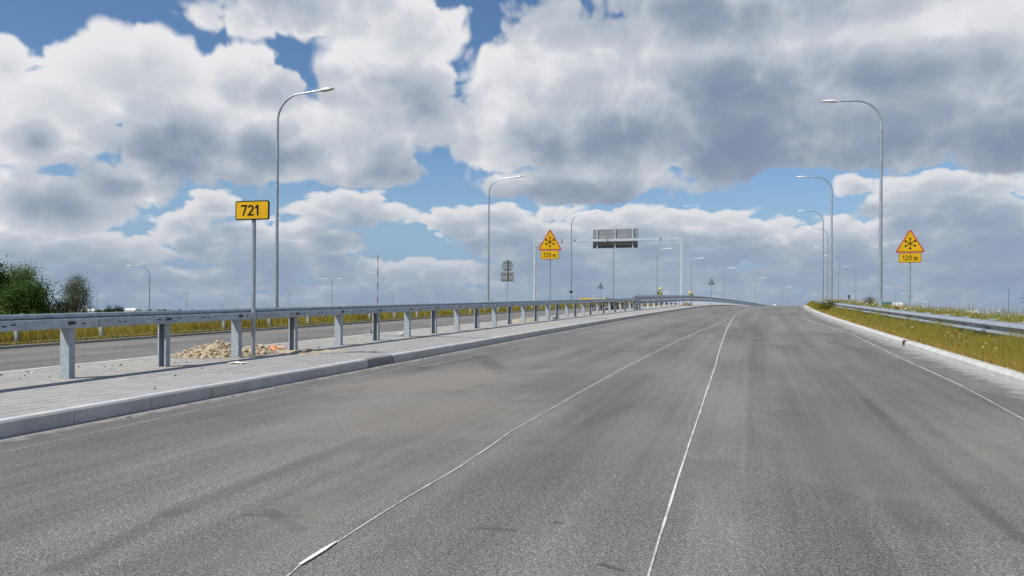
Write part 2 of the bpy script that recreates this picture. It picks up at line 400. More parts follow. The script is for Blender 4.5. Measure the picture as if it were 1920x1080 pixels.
for (x0, y0, x1, y1, wd, amt) in ((640, 736, 690, 728, .07, .75), (728, 708, 795, 690, .30, .6), (790, 691, 905, 669, .14, .5), (900, 668, 945, 698, .26, .5), (935, 700, 990, 704, .2, .45), (1010, 690, 1065, 682, .28, .5), (1000, 660, 1060, 655, .2, .35),
        (1128, 1058, 1166, 1070, .022, .8), (1285, 640, 1345, 643, .13, .6), (1300, 634, 1405, 641, .11, .6), (1345, 631, 1445, 640, .13, .55), (1210, 645, 1290, 641, .16, .45), (1622, 748, 1750, 880, .09, .5), (1750, 880, 1915, 1012, .07, .5),
        (120, 1065, 330, 960, .10, .4), (330, 960, 690, 822, .12, .38), (505, 958, 560, 992, .07, .6), (1480, 775, 1660, 905, .38, .3), (1680, 945, 1745, 992, .22, .35), (1505, 627, 1560, 627, .35, .45), (1560, 640, 1640, 668, .3, .3),
        (1010, 835, 1180, 760, .16, .3), (470, 965, 560, 968, .05, .5), (900, 990, 960, 994, .035, .6), (1040, 980, 1050, 981, .03, .7), (1390, 596, 1430, 640, .35, .35), (1465, 590, 1520, 650, .3, .35), (1330, 870, 1380, 960, .25, .2), (700, 840, 900, 780, .25, .25), (820, 720, 835, 722, .08, .5), (862, 716, 880, 718, .07, .5)):
    MARKS.append(('stroke', hit(x0, y0), hit(x1, y1), wd, amt))
ASPH = mat_asphalt('asphalt', MARKS)
ASPH2 = mat_asphalt('asphalt_opposite', [('stroke', (-13.0, 15.6), (-14.4, 15.2), .08, .6), ('dust', -15.5, 30, .8, 30, 0, .6)], False)
mg, nt, b = new_mat('meadow'); N = NB(nt); p = N.pos()
c_ = N.mix(N.ramp(N.noise(p, .02, 5), .35, .65), (.075, .095, .025), (.13, .12, .035)); c_ = N.mix(N.ramp(N.noise(p, .7, 4), .3, .7), c_, (.05, .075, .02))
N.put(b.inputs['Base Color'], c_); b.inputs['Roughness'].default_value = .95; MEADOW = mg
mg, nt, b = new_mat('verge_soil'); N = NB(nt); p = N.pos()
c_ = N.mix(N.ramp(N.noise(p, 1.3, 5), .35, .65), (.20, .165, .05), (.26, .19, .07)); c_ = N.mix(N.ramp(N.noise(p, 9, 4), .3, .7), c_, (.15, .14, .04))
N.put(b.inputs['Base Color'], c_); b.inputs['Roughness'].default_value = .95; N.put(b.inputs['Normal'], N.bump(N.noise(p, 22, 4), .8, .05)); VERGE = mg

V_ALL = [x * 1.0 for x in range(-20, 130)] + [130 + 4 * x for x in range(0, 60)]
# ground: one sheet out to the horizon
gv = [(-9000, -9000, PLAIN), (9000, -9000, PLAIN), (9000, 9000, PLAIN), (-9000, 9000, PLAIN)]
tag(link('ground', np_mesh('ground', gv, [(0, 1, 2, 3)]), MEADOW), kind='structure')
grow('road', [(-6.2, 0), (-4, 0), (-2, 0), (0, 0), (2, 0), (3.7, 0)], 0, V_ALL, ASPH)
grow('opposite_road', [(-16.9, -.06), (-14.5, -.02), (-12, 0.01), (-9.95, .02)], 0, V_ALL, ASPH2)
def abs_grow(name, prof, mat):
    """like grow, but the last / first point drops to the plain"""
    V = []; Q = []; n = len(prof)
    for v in V_ALL:
        for (u, d) in prof:
            q = W(u, v, d) if d > -50 else W(u, v, 0)
            if d <= -50: q.z = PLAIN - .3
            V.append(q)
    for i in range(len(V_ALL) - 1):
        for j in range(n - 1): Q.append((i * n + j, i * n + j + 1, (i + 1) * n + j + 1, (i + 1) * n + j))
    return tag(link(name, np_mesh(name, V, Q, smooth=True), mat), kind='structure')
abs_grow('right_verge', [(3.66, .07), (3.9, .11), (4.5, .16), (5.6, .20), (6.8, .18), (7.6, .02), (18, -99)], VERGE)
abs_grow('left_verge', [(-42, -99), (-27.4, -.2), (-26, .05), (-21, .10), (-18, .08), (-16.95, -.03), (-16.8, -.08)], VERGE)

# --- pavement of the island
mp, nt, b = new_mat('pavement_blocks'); N = NB(nt); p = N.pos()
br = N.n('ShaderNodeTexBrick'); rr = N.n('ShaderNodeVectorRotate', rotation_type='Z_AXIS'); N.put(rr.inputs['Vector'], p); rr.inputs['Angle'].default_value = R(90)
N.put(br.inputs['Vector'], rr.outputs[0]); br.inputs['Scale'].default_value = 1.0; br.inputs['Brick Width'].default_value = .2; br.inputs['Row Height'].default_value = .1
br.inputs['Mortar Size'].default_value = .004
br.inputs['Color1'].default_value = (.31, .31, .295, 1); br.inputs['Color2'].default_value = (.36, .358, .34, 1); br.inputs['Mortar'].default_value = (.2, .19, .175, 1)
c_ = N.mix(N.ramp(N.noise(p, .8, 5), .45, .7, 0, .6), br.outputs['Color'], (.41, .385, .325)); c_ = N.mix(N.ramp(N.noise(p, 45, 3), .55, .75, 0, .5), c_, (.2, .19, .17))
N.put(b.inputs['Base Color'], c_); b.inputs['Roughness'].default_value = .9; PAVB = mp
def mat_paver(name, c1, c2):
    m, nt, b = new_mat(name); N = NB(nt); p = N.pos()
    f = N.ramp(N.noise(p, 3.0, 4), .35, .65); col = N.mix(f, c1, c2)
    col = N.mix(N.ramp(N.noise(p, 55, 3), .5, .72, 0, .45), col, tuple(x * .5 for x in c1))
    sp = N.n('ShaderNodeSeparateXYZ'); N.put(sp.inputs[0], p)
    sandy = N.math('MULTIPLY', N.ramp(sp.outputs[0], -7.6, -8.9), N.ramp(N.noise(p, 1.4, 5), .38, .62, 0, .75))
    col = N.mix(sandy, col, (.40, .375, .315))
    N.put(b.inputs['Base Color'], col); b.inputs['Roughness'].default_value = .9; N.put(b.inputs['Normal'], N.bump(N.noise(p, 80, 3), .3, .004))
    return m
PAV1 = mat_paver('paver_grey', (.315, .312, .295), (.37, .365, .345)); PAV2 = mat_paver('paver_grey_warm', (.33, .325, .306), (.38, .374, .352))
JOINT = mat_noise('joint_sand', (.20, .19, .17), (.27, .25, .22), 6.0, .95, space='pos')
VP1 = 19.0
pav = grow('pavement', [(-9.98, .115), (-8, .115), (-6.20, .115)], 0, [-6 + .5 * i for i in range(int((VP1 + 6) / .5) + 1)], JOINT)
PITCH = math.atan(GRADE)
pl, pw, gap, gapv = .1, .2, .012, .0012
def paver_mesh():
    L, w, h, c = pl / 2 - gapv / 2, pw / 2 - gap / 2, .03, .003
    vs = [(-w, -L, -.02), (w, -L, -.02), (w, L, -.02), (-w, L, -.02), (-w, -L, h - c), (w, -L, h - c), (w, L, h - c), (-w, L, h - c),
          (-w + c, -L + .0005, h), (w - c, -L + .0005, h), (w - c, L - .0005, h), (-w + c, L - .0005, h)]
    fs = [(0, 1, 5, 4), (1, 2, 6, 5), (2, 3, 7, 6), (3, 0, 4, 7), (4, 5, 9, 8), (5, 6, 10, 9), (6, 7, 11, 10), (7, 4, 8, 11), (8, 9, 10, 11)]
    return vs, fs
pvs, pfs = paver_mesh(); pme = []
for m_ in (PAV1, PAV2):
    me = bpy.data.meshes.new('paver'); me.from_pydata(pvs, [], pfs); me.materials.append(m_); pme.append(me)
spots = []
row = 0; uu = -6.36
while uu > -9.80:
    v = -1.0 + (row % 2) * .05
    while v < VP1 - .1:
        px = F_PX * ((W(uu, v).x * RT.x + v * RT.y)) / max(.1, (W(uu, v).x * FW.x + v * FW.y)) + PPX
        spots.append((uu, v, (px > -40) and v > 2, v)); v += pl
    uu -= pw; row += 1
vis = sorted([s_ for s_ in spots if s_[2]], key=lambda s_: math.hypot(s_[0], s_[1]))
single = set((s_[0], s_[1]) for s_ in vis[:300])
rp = Matrix.Rotation(PITCH, 4, 'X')
Vs = []; Qs = []; base = np.array(pvs); quad = np.array(pfs)
for (u_, v_, a_, b_) in spots:
    if (u_, v_) in single:
        o = bpy.data.objects.new('paver', random.choice(pme)); C.objects.link(o); o.parent = pav
        o.location = W(u_, v_, .115 + random.uniform(-.0008, .0008)); o.rotation_euler = (PITCH + random.uniform(-.002, .002), random.uniform(-.003, .003), random.uniform(-.004, .004))
    else:
        q = W(u_, v_, .115 + random.uniform(-.0008, .0008)); w_ = base.copy(); w_[:, 2] += w_[:, 1] * GRADE + w_[:, 0] * random.uniform(-.003, .003)
        Qs.append(quad + len(Vs) * 12); Vs.append(w_ + np.array(q))
tag(link('paver_field', np_mesh('paver_field', np.concatenate(Vs), np.concatenate(Qs)), PAV1, pav), kind='stuff')
grow('far_pavement', [(-9.98, .143), (-8, .146), (-6.20, .143)], 0, [VP1 + i for i in range(0, 111)] + [VP1 + 110 + 4 * i for i in range(1, 50)], PAVB)

# --- kerbs, stone by stone
def kerb_mesh(sgn, name, mat, h=.145, w=.15, cut=.02):
    prof = [(0, -.1), (0, h - cut), (sgn * cut, h), (sgn * w, h), (sgn * w, -.1)]
    if sgn < 0: prof = prof[::-1]
    me = MB().extrude_y(prof, .004, .994).mesh(name); me.materials.append(mat); return me
kl, kld = kerb_mesh(-1, 'kerb_stone', KERB), kerb_mesh(-1, 'kerb_stone', KERBD)
kr = kerb_mesh(1, 'kerb_stone', KERB, .125, .2, .05)
ke = MB().extrude_y([(0, -.1), (0, .02), (-.14, .02), (-.14, -.1)][::-1], .003, .997).mesh('edging'); ke.materials.append(KERB)
def kerb_run(name, u0, v0, v1, me, special={}, dz=0.0, parent_name=None):
    root = tag(empty(name, (0, 0, 0)), kind='structure')
    v = v0
    while v < v1:
        if special.get(round(v)) == 'skip': v += 1.0; continue
        m_ = kld if special.get(round(v)) == 'dark' else me
        j = -.015 if special.get(round(v)) == 'dark' else 0
        o = bpy.data.objects.new('kerb_stone', m_); C.objects.link(o); o.parent = root
        o.matrix_basis = seg_matrix(W(u0 + j + random.uniform(-.005, .005), v, dz + random.uniform(-.002, .002)), W(u0 + j, v + 1, dz))
        v += 1.0
    return root
kerb_run('left_kerb', -6.10, 1.0, 130.0, kl, {12: 'dark'})
kerb_run('right_kerb', 3.55, 3.0, 130.0, kr)
ko = kerb_mesh(-1, 'kerb_stone', KERBD, .06, .12, .01)  # dark concrete paints in the shaded side of this low kerb
kerb_run('opposite_kerb', -16.88, 8.0, 115.0, ko, dz=-.055)
kerb_run('island_edging', -9.868, 3.0, 100.0, ke, dz=.128)
# a rusty joint plate left standing in a gap of the right kerb
uu, vv = hit(1690, 648)
o = MB().box(-.01, .19, -.03, .03, -.05, .13).build('joint_plate', RUST); o.matrix_basis = seg_matrix(W(3.52, vv), W(3.52, vv + 1))
tag(o, 'rusty brown plate standing in a joint of the pale right kerb', 'plate')

# --- chalked setting-out lines on the asphalt
CHALK, nt, b = new_mat('chalk'); N = NB(nt); p = N.pos()
wear = N.math('MAXIMUM', N.ramp(N.noise(p, 3.0, 5.0, .65), .56, .44), N.math('MULTIPLY', N.ramp(N.noise(p, 70.0, 3.0), .62, .42), .8))
N.put(b.inputs['Base Color'], N.mix(wear, (.26, .255, .245), (.62, .62, .60))); b.inputs['Roughness'].default_value = .9
def chalk(pts, w0, w1, name='chalk_line', wob=.012):
    P = []
    for i in range(len(pts) - 1):
        (u0, v0), (u1, v1) = pts[i], pts[i + 1]; n = max(2, int((v1 - v0) / .25))
        for k_ in range(n): P.append((u0 + (u1 - u0) * k_ / n, v0 + (v1 - v0) * k_ / n))
    P.append(pts[-1]); V = []; Q = []; ph = random.uniform(0, 9)
    for i, (u_, v_) in enumerate(P):
        f = min(1, v_ / 45); w = (w0 + (w1 - w0) * f) * random.uniform(.8, 1.2) / 2; u_ += wob * (math.sin(v_ * 2.1 + ph) + .6 * math.sin(v_ * 4.7 + ph * 2)) * (1 if v_ > 3.2 else .3)
        V += [W(u_ - w, v_, .004), W(u_ + w, v_, .004)]
    for i in range(len(P) - 1): Q.append((2 * i, 2 * i + 1, 2 * i + 3, 2 * i + 2))
    return tag(link(name, np_mesh(name, V, Q), CHALK), kind='structure')
def pxs(l): return [hit(*q) for q in l]
chalk([(-1.86, 2.6)] + pxs([(540, 1080), (562, 1061), (630, 1018), (720, 962), (800, 912), (860, 877), (950, 815), (1060, 751), (1170, 690), (1280, 635), (1370, 597)]), .008, .028, wob=.004)
chalk([(-.37, 2.8)] + pxs([(1216, 1080), (1270, 900), (1310, 780), (1340, 690), (1378, 592), (1412, 577)]), .011, .034, wob=.001)
chalk([(2.3, 6.5)] + pxs([(1920, 787), (1800, 722), (1690, 672), (1600, 628), (1505, 597)]), .010, .035, wob=.003)
chalk([(-5.5, 3.5)] + pxs([(0, 850), (360, 772), (640, 716), (840, 668), (960, 645)]) + [(-5.5, 30), (-5.3, 45)], .006, .02, wob=.004)
a_, b_ = hit(562, 1061), hit(630, 1018)
V = []; Q = []
for i in range(9):
    f = i / 8; c0 = (a_[0] + (b_[0] - a_[0]) * f, a_[1] + (b_[1] - a_[1]) * f); w = (.006 + .009 * math.sin(math.pi * min(1, f * .9 + .1))) * random.uniform(.8, 1.1)
    V += [W(c0[0] - w, c0[1], .008), W(c0[0] + w, c0[1], .008)]
    if i: Q.append((2 * i - 2, 2 * i - 1, 2 * i + 1, 2 * i))
tag(link('paint_dab', np_mesh('paint_dab', V, Q), WHITE), kind='structure')

# ================================================================== barriers
def c_post(wu, dv, t, h):
    """C section: web faces -y (towards the traffic), flanges run +y with small lips"""
    x = wu / 2; l = .025
    prof = [(-x, 0), (x, 0), (x, dv), (x - l, dv), (x - l, dv - t), (x - t, dv - t), (x - t, t), (-x + t, t), (-x + t, dv - t), (-x + l, dv - t), (-x + l, dv), (-x, dv)]
    return MB().extrude_z(prof, -.1, h)
# --- island barrier: box beam with a tube on top, posts turned alternately
U0 = -8.41; V0 = 8.1; DV = 1.75
root = empty('guardrail', W(U0, V0 - 4 * DV, .145), label='long galvanised box beam guardrail on the paved island beside the road number sign', cat='guardrail')
rl = Vector(root.location)
post_me = c_post(.145, .095, .006, .652).mesh('post'); post_me.materials.append(GALV2)
beam_prof = [(-.11, .805), (-.098, .793), (.088, .793), (.10, .805), (.10, .905), (.088, .917), (-.098, .917), (-.11, .905)]
def beam_mesh(L):
    me = MB().extrude_y([(x + .03, z) for x, z in beam_prof], .0, L).mesh('beam'); me.materials.append(GALV); return me
tube_r = .036
NP = 28
plist = [V0 + DV * i for i in range(-4, NP)]
for i, v in enumerate(plist):
    o = link('post', post_me, None, root)
    M = Matrix.Translation(W(U0, v, .14) - rl)
    if i % 2: M = M @ Matrix.Translation((0, .095, 0)) @ Matrix.Rotation(math.pi, 4, 'Z')
    o.matrix_basis = M
slot_me = MB().box(.1305, .1335, -.03, .03, .852, .870).mesh('slot'); slot_me.materials.append(DARKM)
plate_me = MB().box(.1305, .136, -.055, .055, .842, .882).mesh('plate'); plate_me.materials.append(DARKM)
splice_me = MB().box(.1305, .135, -.16, .16, .80, .91).mesh('splice'); splice_me.materials.append(GALV2)
for i in range(0, len(plist), 2):
    v0_ = plist[i] + .45; v1_ = v0_ + 2 * DV
    p1, p2 = W(U0, v0_), W(U0, v1_); L = (p2 - p1).length
    M = seg_matrix(p1, p2, rl)
    bm_ = link('beam', beam_mesh(L - .006), None, root, M)
    tb = MB().tube([(-.005, 0, .950), (-.005, L - .004, .950)], tube_r, 12); tb.build('tube', GALV, root, M, smooth=True)
    for yy in (1.3, 3.05): MB().box(-.025, .015, yy - .02, yy + .02, .9172, .93).build('bracket', GALV2, root, M)
    if v0_ < 32:
        for yy in (.35, .46, 1.12, 1.55, 2.1, 2.22, 3.25):
            o = link('slot', slot_me, None, bm_); o.matrix_basis = Matrix.Translation((0, yy, random.uniform(-.012, .012)))
        for yy in (1.32, 3.06):
            o = link('plate', plate_me, None, bm_); o.matrix_basis = Matrix.Translation((0, yy, 0))
        o = link('splice', splice_me, None, bm_); o.matrix_basis = Matrix.Translation((0, .17, 0))
# --- tall bridge barrier farther on
VB = 55.9
root = empty('bridge_barrier', W(-8.5, VB, .14), label='tall steel bridge barrier with two stacked beams following the bend over the crest', cat='barrier')
rl = Vector(root.location)
bpost = MB().box(-.06, .06, -.05, .05, 0, 1.0).mesh('post'); bpost.materials.append(mat_noise('pale_post', (.5, .53, .55), (.6, .63, .65), 4.0, .6))
v = VB + .2; vb = []
while v < 240:
    vb.append(v); v += 3.0 if v < 84 else 1.5
for v in vb:
    o = link('post', bpost, None, root); o.matrix_basis = Matrix.Translation(W(-8.5, v, .1) - rl)
for z0, z1, nm in ((.56, .79, 'beam'), (.84, 1.07, 'beam')):
    v = VB
    while v < 240:
        L_ = 4.0; p1, p2 = W(-8.5, v), W(-8.5, v + L_); L = (p2 - p1).length; M = seg_matrix(p1, p2, rl)
        pr = [(.06, z0), (.14, z0), (.14, z0 + .06), (.10, z0 + .085), (.10, z1 - .085), (.14, z1 - .06), (.14, z1), (.06, z1)]
        bo = MB().extrude_y(pr, 0, L - .01).build(nm, GALV, root, M)
        if v < 95:
            for ya, yb in ((.6, 1.7), (2.3, 3.4)): MB().box(.101, .104, ya, yb, z0 + .09, z1 - .09).build('slot', POLE, bo)
        v += L_
v = VB
while v < 240:
    p1, p2 = W(-8.5, v, 1.13), W(-8.5, v + 4, 1.13); MB().tube([(0, 0, 0), (0, (p2 - p1).length, 0)], .045, 8).build('handrail', GALV, root, seg_matrix(p1, p2, rl), smooth=True); v += 4
MB().tube([W(-8.45, VB - 2.2, .90) - rl, W(-8.45, VB + .1, 1.13) - rl], .05, 8).build('brace', GALV, root); MB().tube([W(-8.4, VB - 3.2, .86) - rl, W(-8.4, VB + .1, .96) - rl], .06, 8).build('brace', GALV, root)
for i in range(5):
    o = MB().box(-.09, .09, -.04, .04, 0, .62).build('post', DARKM if i % 2 else GALV, root); o.matrix_basis = Matrix.Translation(W(-8.48, VB + .55 * i + .3, .1) - rl)
# --- W-beam barriers
def wprof(off, z0, face):
    pts = [(0, 0), (.0, .02), (.07, .06), (.08, .085), (.07, .11), (.012, .145), (.012, .165), (.07, .20), (.08, .225), (.07, .25), (0, .29), (0, .31)]
    fr = [(off + face * x, z0 + z) for x, z in pts]; bk = [(off + face * (x - .005), z0 + z) for x, z in pts]
    pr = fr + bk[::-1]
    return pr if face < 0 else pr[::-1]
def w_barrier(name, label, u, v0, v1, top, face, dvp, seg=4.0, z_ground=.1, mark=40):
    root = empty(name, W(u, v0, z_ground), label=label, cat='guardrail'); rl = Vector(root.location)
    pm = c_post(.1, .055, .005, top - z_ground + .02).mesh('post'); pm.materials.append(GALV2)
    v = v0 + .3
    while v < v1:
        o = link('post', pm, None, root); o.matrix_basis = Matrix.Translation(W(u - face * .09, v, z_ground) - rl); v += dvp
    v = v0; sm = MB().box(-.012, .012, -.03, .03, -.012, .012).mesh('bolt'); sm.materials.append(DARKM)
    while v < v1:
        p1, p2 = W(u, v), W(u, v + seg); L = (p2 - p1).length; M = seg_matrix(p1, p2, rl)
        bo = MB().extrude_y(wprof(0, top - .31, face), 0, L + .03).build('beam', GALV, root, M, smooth=True)
        if v < mark:
            for yy in (.12, .3, seg / 2):
                for zz in ((.155,) if yy > 1 else (.10, .155, .21)):
                    o = link('bolt', sm, None, bo); o.matrix_basis = Matrix.Translation((face * (.02 if zz == .155 else .082), yy, top - .31 + zz))
        v += seg
    return root
w_barrier('guardrail', 'galvanised corrugated guardrail half sunk in tall grass along the right verge', 4.42, 5.0, 130.0, .74, -1, 2.0)
w_barrier('guardrail', 'low corrugated guardrail beyond the opposite carriageway, seen beneath the near beam', -17.6, 9.8, 130.0, .66, 1, 2.7, mark=0)

# ================================================================== street lamps
def lamp_arm_pts(H, arm, sgn):
    """pole goes up, sweeps over in a quarter bend, then a slightly rising arm"""
    r = 1.15; z1 = H - r * .98 - .10; P = [(0, 0, 0), (0, 0, 1.5), (0, 0, 4.5), (0, 0, z1)]
    for a in range(1, 10):
        t = R(84) * a / 9; P.append((sgn * r * (1 - math.cos(t)), 0, z1 + r * math.sin(t)))
    x, z = P[-1][0], P[-1][2]
    P.append((sgn * (arm - .62), 0, z + (arm - .62 - abs(x)) * math.tan(R(4))))
    return P
def make_lamp(H, arms, arm, detail=True):
    parts = []
    for j, sgn in enumerate(arms):
        P = lamp_arm_pts(H, arm, sgn)
        if j == 0:
            n0 = 4; parts.append(('pole', MB().tube(P[:n0], [.095, .088, .07, .055], 10), POLE))
        parts.append(('arm', MB().tube(P[3:], [.055] + [.05 - .0015 * i for i in range(len(P) - 4)], 8), POLE))
        e = Vector(P[-1]); d = Vector((sgn * math.cos(R(4)), 0, math.sin(R(4))))
        h = MB(); w0, w1 = .05, .13; pr = []
        for (s_, w, t0, t1) in ((-.16, .045, -.03, .04), (.0, .10, -.045, .055), (.06, .14, -.045, .06), (.26, .15, -.04, .05), (.58, .12, -.025, .012), (.62, .08, -.02, .0)):
            c = e + d * s_; pr.append([(c.x, -w, c.z + t0), (c.x, w, c.z + t0), (c.x, w * .8, c.z + t1), (c.x, -w * .8, c.z + t1)])
        vs = [q for r_ in pr for q in r_]; fs = []
        for i in range(len(pr) - 1):
            for k_ in range(4): fs.append((4 * i + k_, 4 * i + (k_ + 1) % 4, 4 * i + 4 + (k_ + 1) % 4, 4 * i + 4 + k_))
        fs += [(3, 2, 1, 0), tuple(4 * (len(pr) - 1) + i for i in range(4))]
        h.add(vs, fs); parts.append(('lamp_head', h, GREYP))
    if detail:
        parts.append(('base_plate', MB().box(-.2, .2, -.2, .2, 0, .03), GALV2)); parts.append(('hatch', MB().box(-.045, .045, -.105, -.088, .55, .95), GALV2))
    return [(n, b_.mesh(n, True), m_) for n, b_, m_ in parts]
LAMP_H, ARM = 10.15, 2.55
def place_lamp(meshes, loc, rz, label, group, name='street_lamp'):
    r_ = empty(name, loc, rz, label=label, cat='street lamp', group=group)
    for n, me, m_ in meshes: link(n, me, m_, r_)
    return r_
LL = make_lamp(LAMP_H, [1], ARM + .28); LR = make_lamp(LAMP_H, [-1], ARM)
def lamp_at_tip(px, py, sgn, vguess=None):
    """tip pixel + known lamp height above the road -> v, u of the pole"""
    d = ray(px, py); t = 10.0
    while t < 500:
        if EYE + t * d.z > zv(t * d.y) + LAMP_H + .1: break
        t += .05
    return t * d.x - sgn * (ARM + (.28 if sgn > 0 else 0)) - cv(t * d.y), t * d.y
tips_l = [(627, 167), (983, 331), (1119, 399), (1187, 440), (1263, 466), (1323, 484), (1381, 502), (1437, 521), (1487, 538), (1531, 552)]
tips_r = [(1541, 189), (1493, 331), (1496, 395), (1513, 428), (1527, 463), (1545, 478), (1581, 500), (1634, 521), (1660, 537), (1688, 550), (1728, 565)]
lab_l = ['tall curved street lamp rising behind the 721 sign', 'curved street lamp beside the round sign seen from behind', 'curved street lamp between the snowflake sign on the island and the gantry panel', 'curved street lamp whose head is hidden by the gantry panel']
lab_r = ['tall curved street lamp standing next to the snowflake sign on the grass verge', 'second curved street lamp along the right verge, reaching over the road', 'third curved street lamp along the right verge, near the crest']
for tips, sgn, mesh_, labs, more, grp, us in ((tips_l, 1, LL, lab_l, 'distant curved street lamp in the row beyond the gantry', 'street lamps along the opposite verge', (-24, -17.9)), (tips_r, -1, LR, lab_r, 'distant curved street lamp in the row along the right verge beyond the crest', 'street lamps along the right verge', (4.9, 8))):
    for i, (px, py) in enumerate(tips):
        u_, v_ = lamp_at_tip(px, py, sgn); u_ = min(max(u_, us[0]), us[1]); dz = .08
        place_lamp(mesh_, W(u_, v_, dz), -math.atan(.00065 * v_ + .00128 * max(0, v_ - 94)), labs[i] if i < len(labs) else more, grp)
# lamps of other roads down on the plain
LD = make_lamp(12.0, [-1, 1], 2.4, False); LS = make_lamp(10.4, [-1], 2.6, False)
place_lamp(LS, far(280, 90), -YAW * 0 + YAW, 'single arm street lamp on the plain right of the feathery birch', None)
for px, py, lb in ((622, 522, 'double arm street lamp on the plain left of the tall thin mast'), (736, 547, 'small far double arm lamp right of the tall thin mast'), (540, 545, 'small far double arm lamp right of the tall post of the near street lamp'), (350, 545, 'small far double arm lamp right of the single arm lamp'), (182, 543, 'small far double arm lamp just right of the feathery birch')):
    dist = (PLAIN + 12.0 - EYE) / ray(px, py).z
    place_lamp(LD, far(px, dist), YAW + random.uniform(-.3, .3), lb, None)
for px, py, dist in ((922, 548, 330), (1640, 562, 300)):
    place_lamp(LS, far(px, dist, top_z(px, py, dist) - 10.4), YAW, 'tiny far lamp showing above the %s' % ('island rail left of the gantry' if px < 1000 else 'grass left of the nearest right lamp'), None)

# ================================================================== signs
def strip(pts, w, closed=False):
    """flat stroke in the x-z plane, one quad strip with mitred corners"""
    n = len(pts); L = []; Rr = []
    for i in range(n):
        a = Vector(pts[i - 1] if (i or closed) else pts[i]); b_ = Vector(pts[i]); c = Vector(pts[(i + 1) % n] if (i < n - 1 or closed) else pts[i])
        d1 = (b_ - a).normalized() if (b_ - a).length > 1e-9 else (c - b_).normalized(); d2 = (c - b_).normalized() if (c - b_).length > 1e-9 else d1
        n1 = Vector((-d1.y, d1.x)); n2 = Vector((-d2.y, d2.x)); m_ = (n1 + n2); m_ = m_.normalized() if m_.length > .2 else n1
        k_ = min(2.2, 1 / max(.3, m_.dot(n1))); L.append(b_ + m_ * w / 2 * k_); Rr.append(b_ - m_ * w / 2 * k_)
    vs = []; fs = []
    for l_, r_ in zip(L, Rr): vs += [l_, r_]
    for i in range(n if closed else n - 1):
        j = (i + 1) % n; fs.append((2 * i, 2 * i + 1, 2 * j + 1, 2 * j))
    return vs, fs
def arc(cx, cy, rx, ry, a0, a1, n=10): return [(cx + rx * math.cos(R(a0 + (a1 - a0) * i / n)), cy + ry * math.sin(R(a0 + (a1 - a0) * i / n))) for i in range(n + 1)]
GL = {'7': [[(0, .925), (.50, .925), (.20, 0)]], '1': [[(.02, .74), (.17, .80), (.25, .95)], [(.27, 1.0), (.27, 0)]],
      '2': [arc(.27, .70, .215, .225, 165, -25, 10) + [(.075, .07), (.54, .07)]], '0': [arc(.27, .5, .20, .425, 0, 360, 20)[:-1] + ['loop']],
      'm': [[(.07, .62), (.07, 0)], [(.07, .40)] + arc(.22, .42, .13, .13, 170, 0, 6) + [(.35, 0)], [(.35, .40)] + arc(.50, .42, .13, .13, 170, 0, 6) + [(.63, 0)]]}
ADV = {'7': .64, '2': .66, '1': .50, '0': .66, 'm': .8, ' ': .28}
def write(text, h, y, mat, parent, cx, z0, wt=.15, squeeze=1.0):
    tot = sum(ADV[c] for c in text) * h * squeeze; x = cx - tot / 2 + .03 * h; q = 0
    for c in text:
        if c in GL:
            mb = MB()
            for st in GL[c]:
                loop = st[-1] == 'loop'; st = st[:-1] if loop else st
                vs, fs = strip([(px * h * squeeze, pz * h) for px, pz in st], wt * h, loop)
                mb.add([(x + v_.x, y - .0006 * q, z0 + v_.y) for v_ in vs], fs); q += 1
            mb.build('letter' if c == 'm' else 'digit', mat, parent)
        x += ADV[c] * h * squeeze
def rrect(w, h, r, n=5):
    P = []
    for cx, cz, a0 in ((w / 2 - r, h / 2 - r, 0), (-w / 2 + r, h / 2 - r, 90), (-w / 2 + r, -h / 2 + r, 180), (w / 2 - r, -h / 2 + r, 270)):
        P += [(cx + r * math.cos(R(a0 + 90 * i / n)), cz + r * math.sin(R(a0 + 90 * i / n))) for i in range(n + 1)]
    return P
def rtri(side, r, n=6):
    P = []; hh = side * math.sqrt(3) / 2; d = r
    cs = [((side / 2 - d * math.sqrt(3)), d, -90), (0, hh - 2 * d, 30), (-(side / 2 - d * math.sqrt(3)), d, 150)]
    for cx, cz, a0 in cs: P += [(cx + d * math.cos(R(a0 + 120 * i / n)), cz + d * math.sin(R(a0 + 120 * i / n))) for i in range(n + 1)]
    return P
def slab(P, y0, y1, cx=0, cz=0):
    n = len(P); vs = [(x + cx, y0, z + cz) for x, z in P] + [(x + cx, y1, z + cz) for x, z in P]
    return MB().add(vs, [tuple(range(n))] + [tuple(range(2 * n - 1, n - 1, -1))] + [(i, n + i, n + (i + 1) % n, (i + 1) % n) for i in range(n)])
def sheet(P, y, cx=0, cz=0): return MB().add([(x + cx, y, z + cz) for x, z in P], [tuple(range(len(P)))])
# --- road number sign
u_, v_ = hit(474.5, 668, .145)
s = empty('road_number_sign', W(u_, v_, .14), R(3), label='yellow road number sign 721 with black border on a steel post', cat='road sign')
MB().tube([(0, 0, -.1), (0, 0, 2.72)], .036, 12).build('post', POLE, s, smooth=True)
pl_ = slab(rrect(.655, .335, .035), -.062, -.040, .0, 2.56).build('plate', BLK, s)
sheet(rrect(.615, .295, .022), -.0645, 0, 2.56).build('face', YEL, pl_)
write('721', .185, -.067, BLK, pl_, -.035, 2.468, .165, 1.12)
for zz in (2.45, 2.67): MB().box(-.05, .05, -.041, .045, zz - .015, zz + .015).build('clamp', GALV, s)
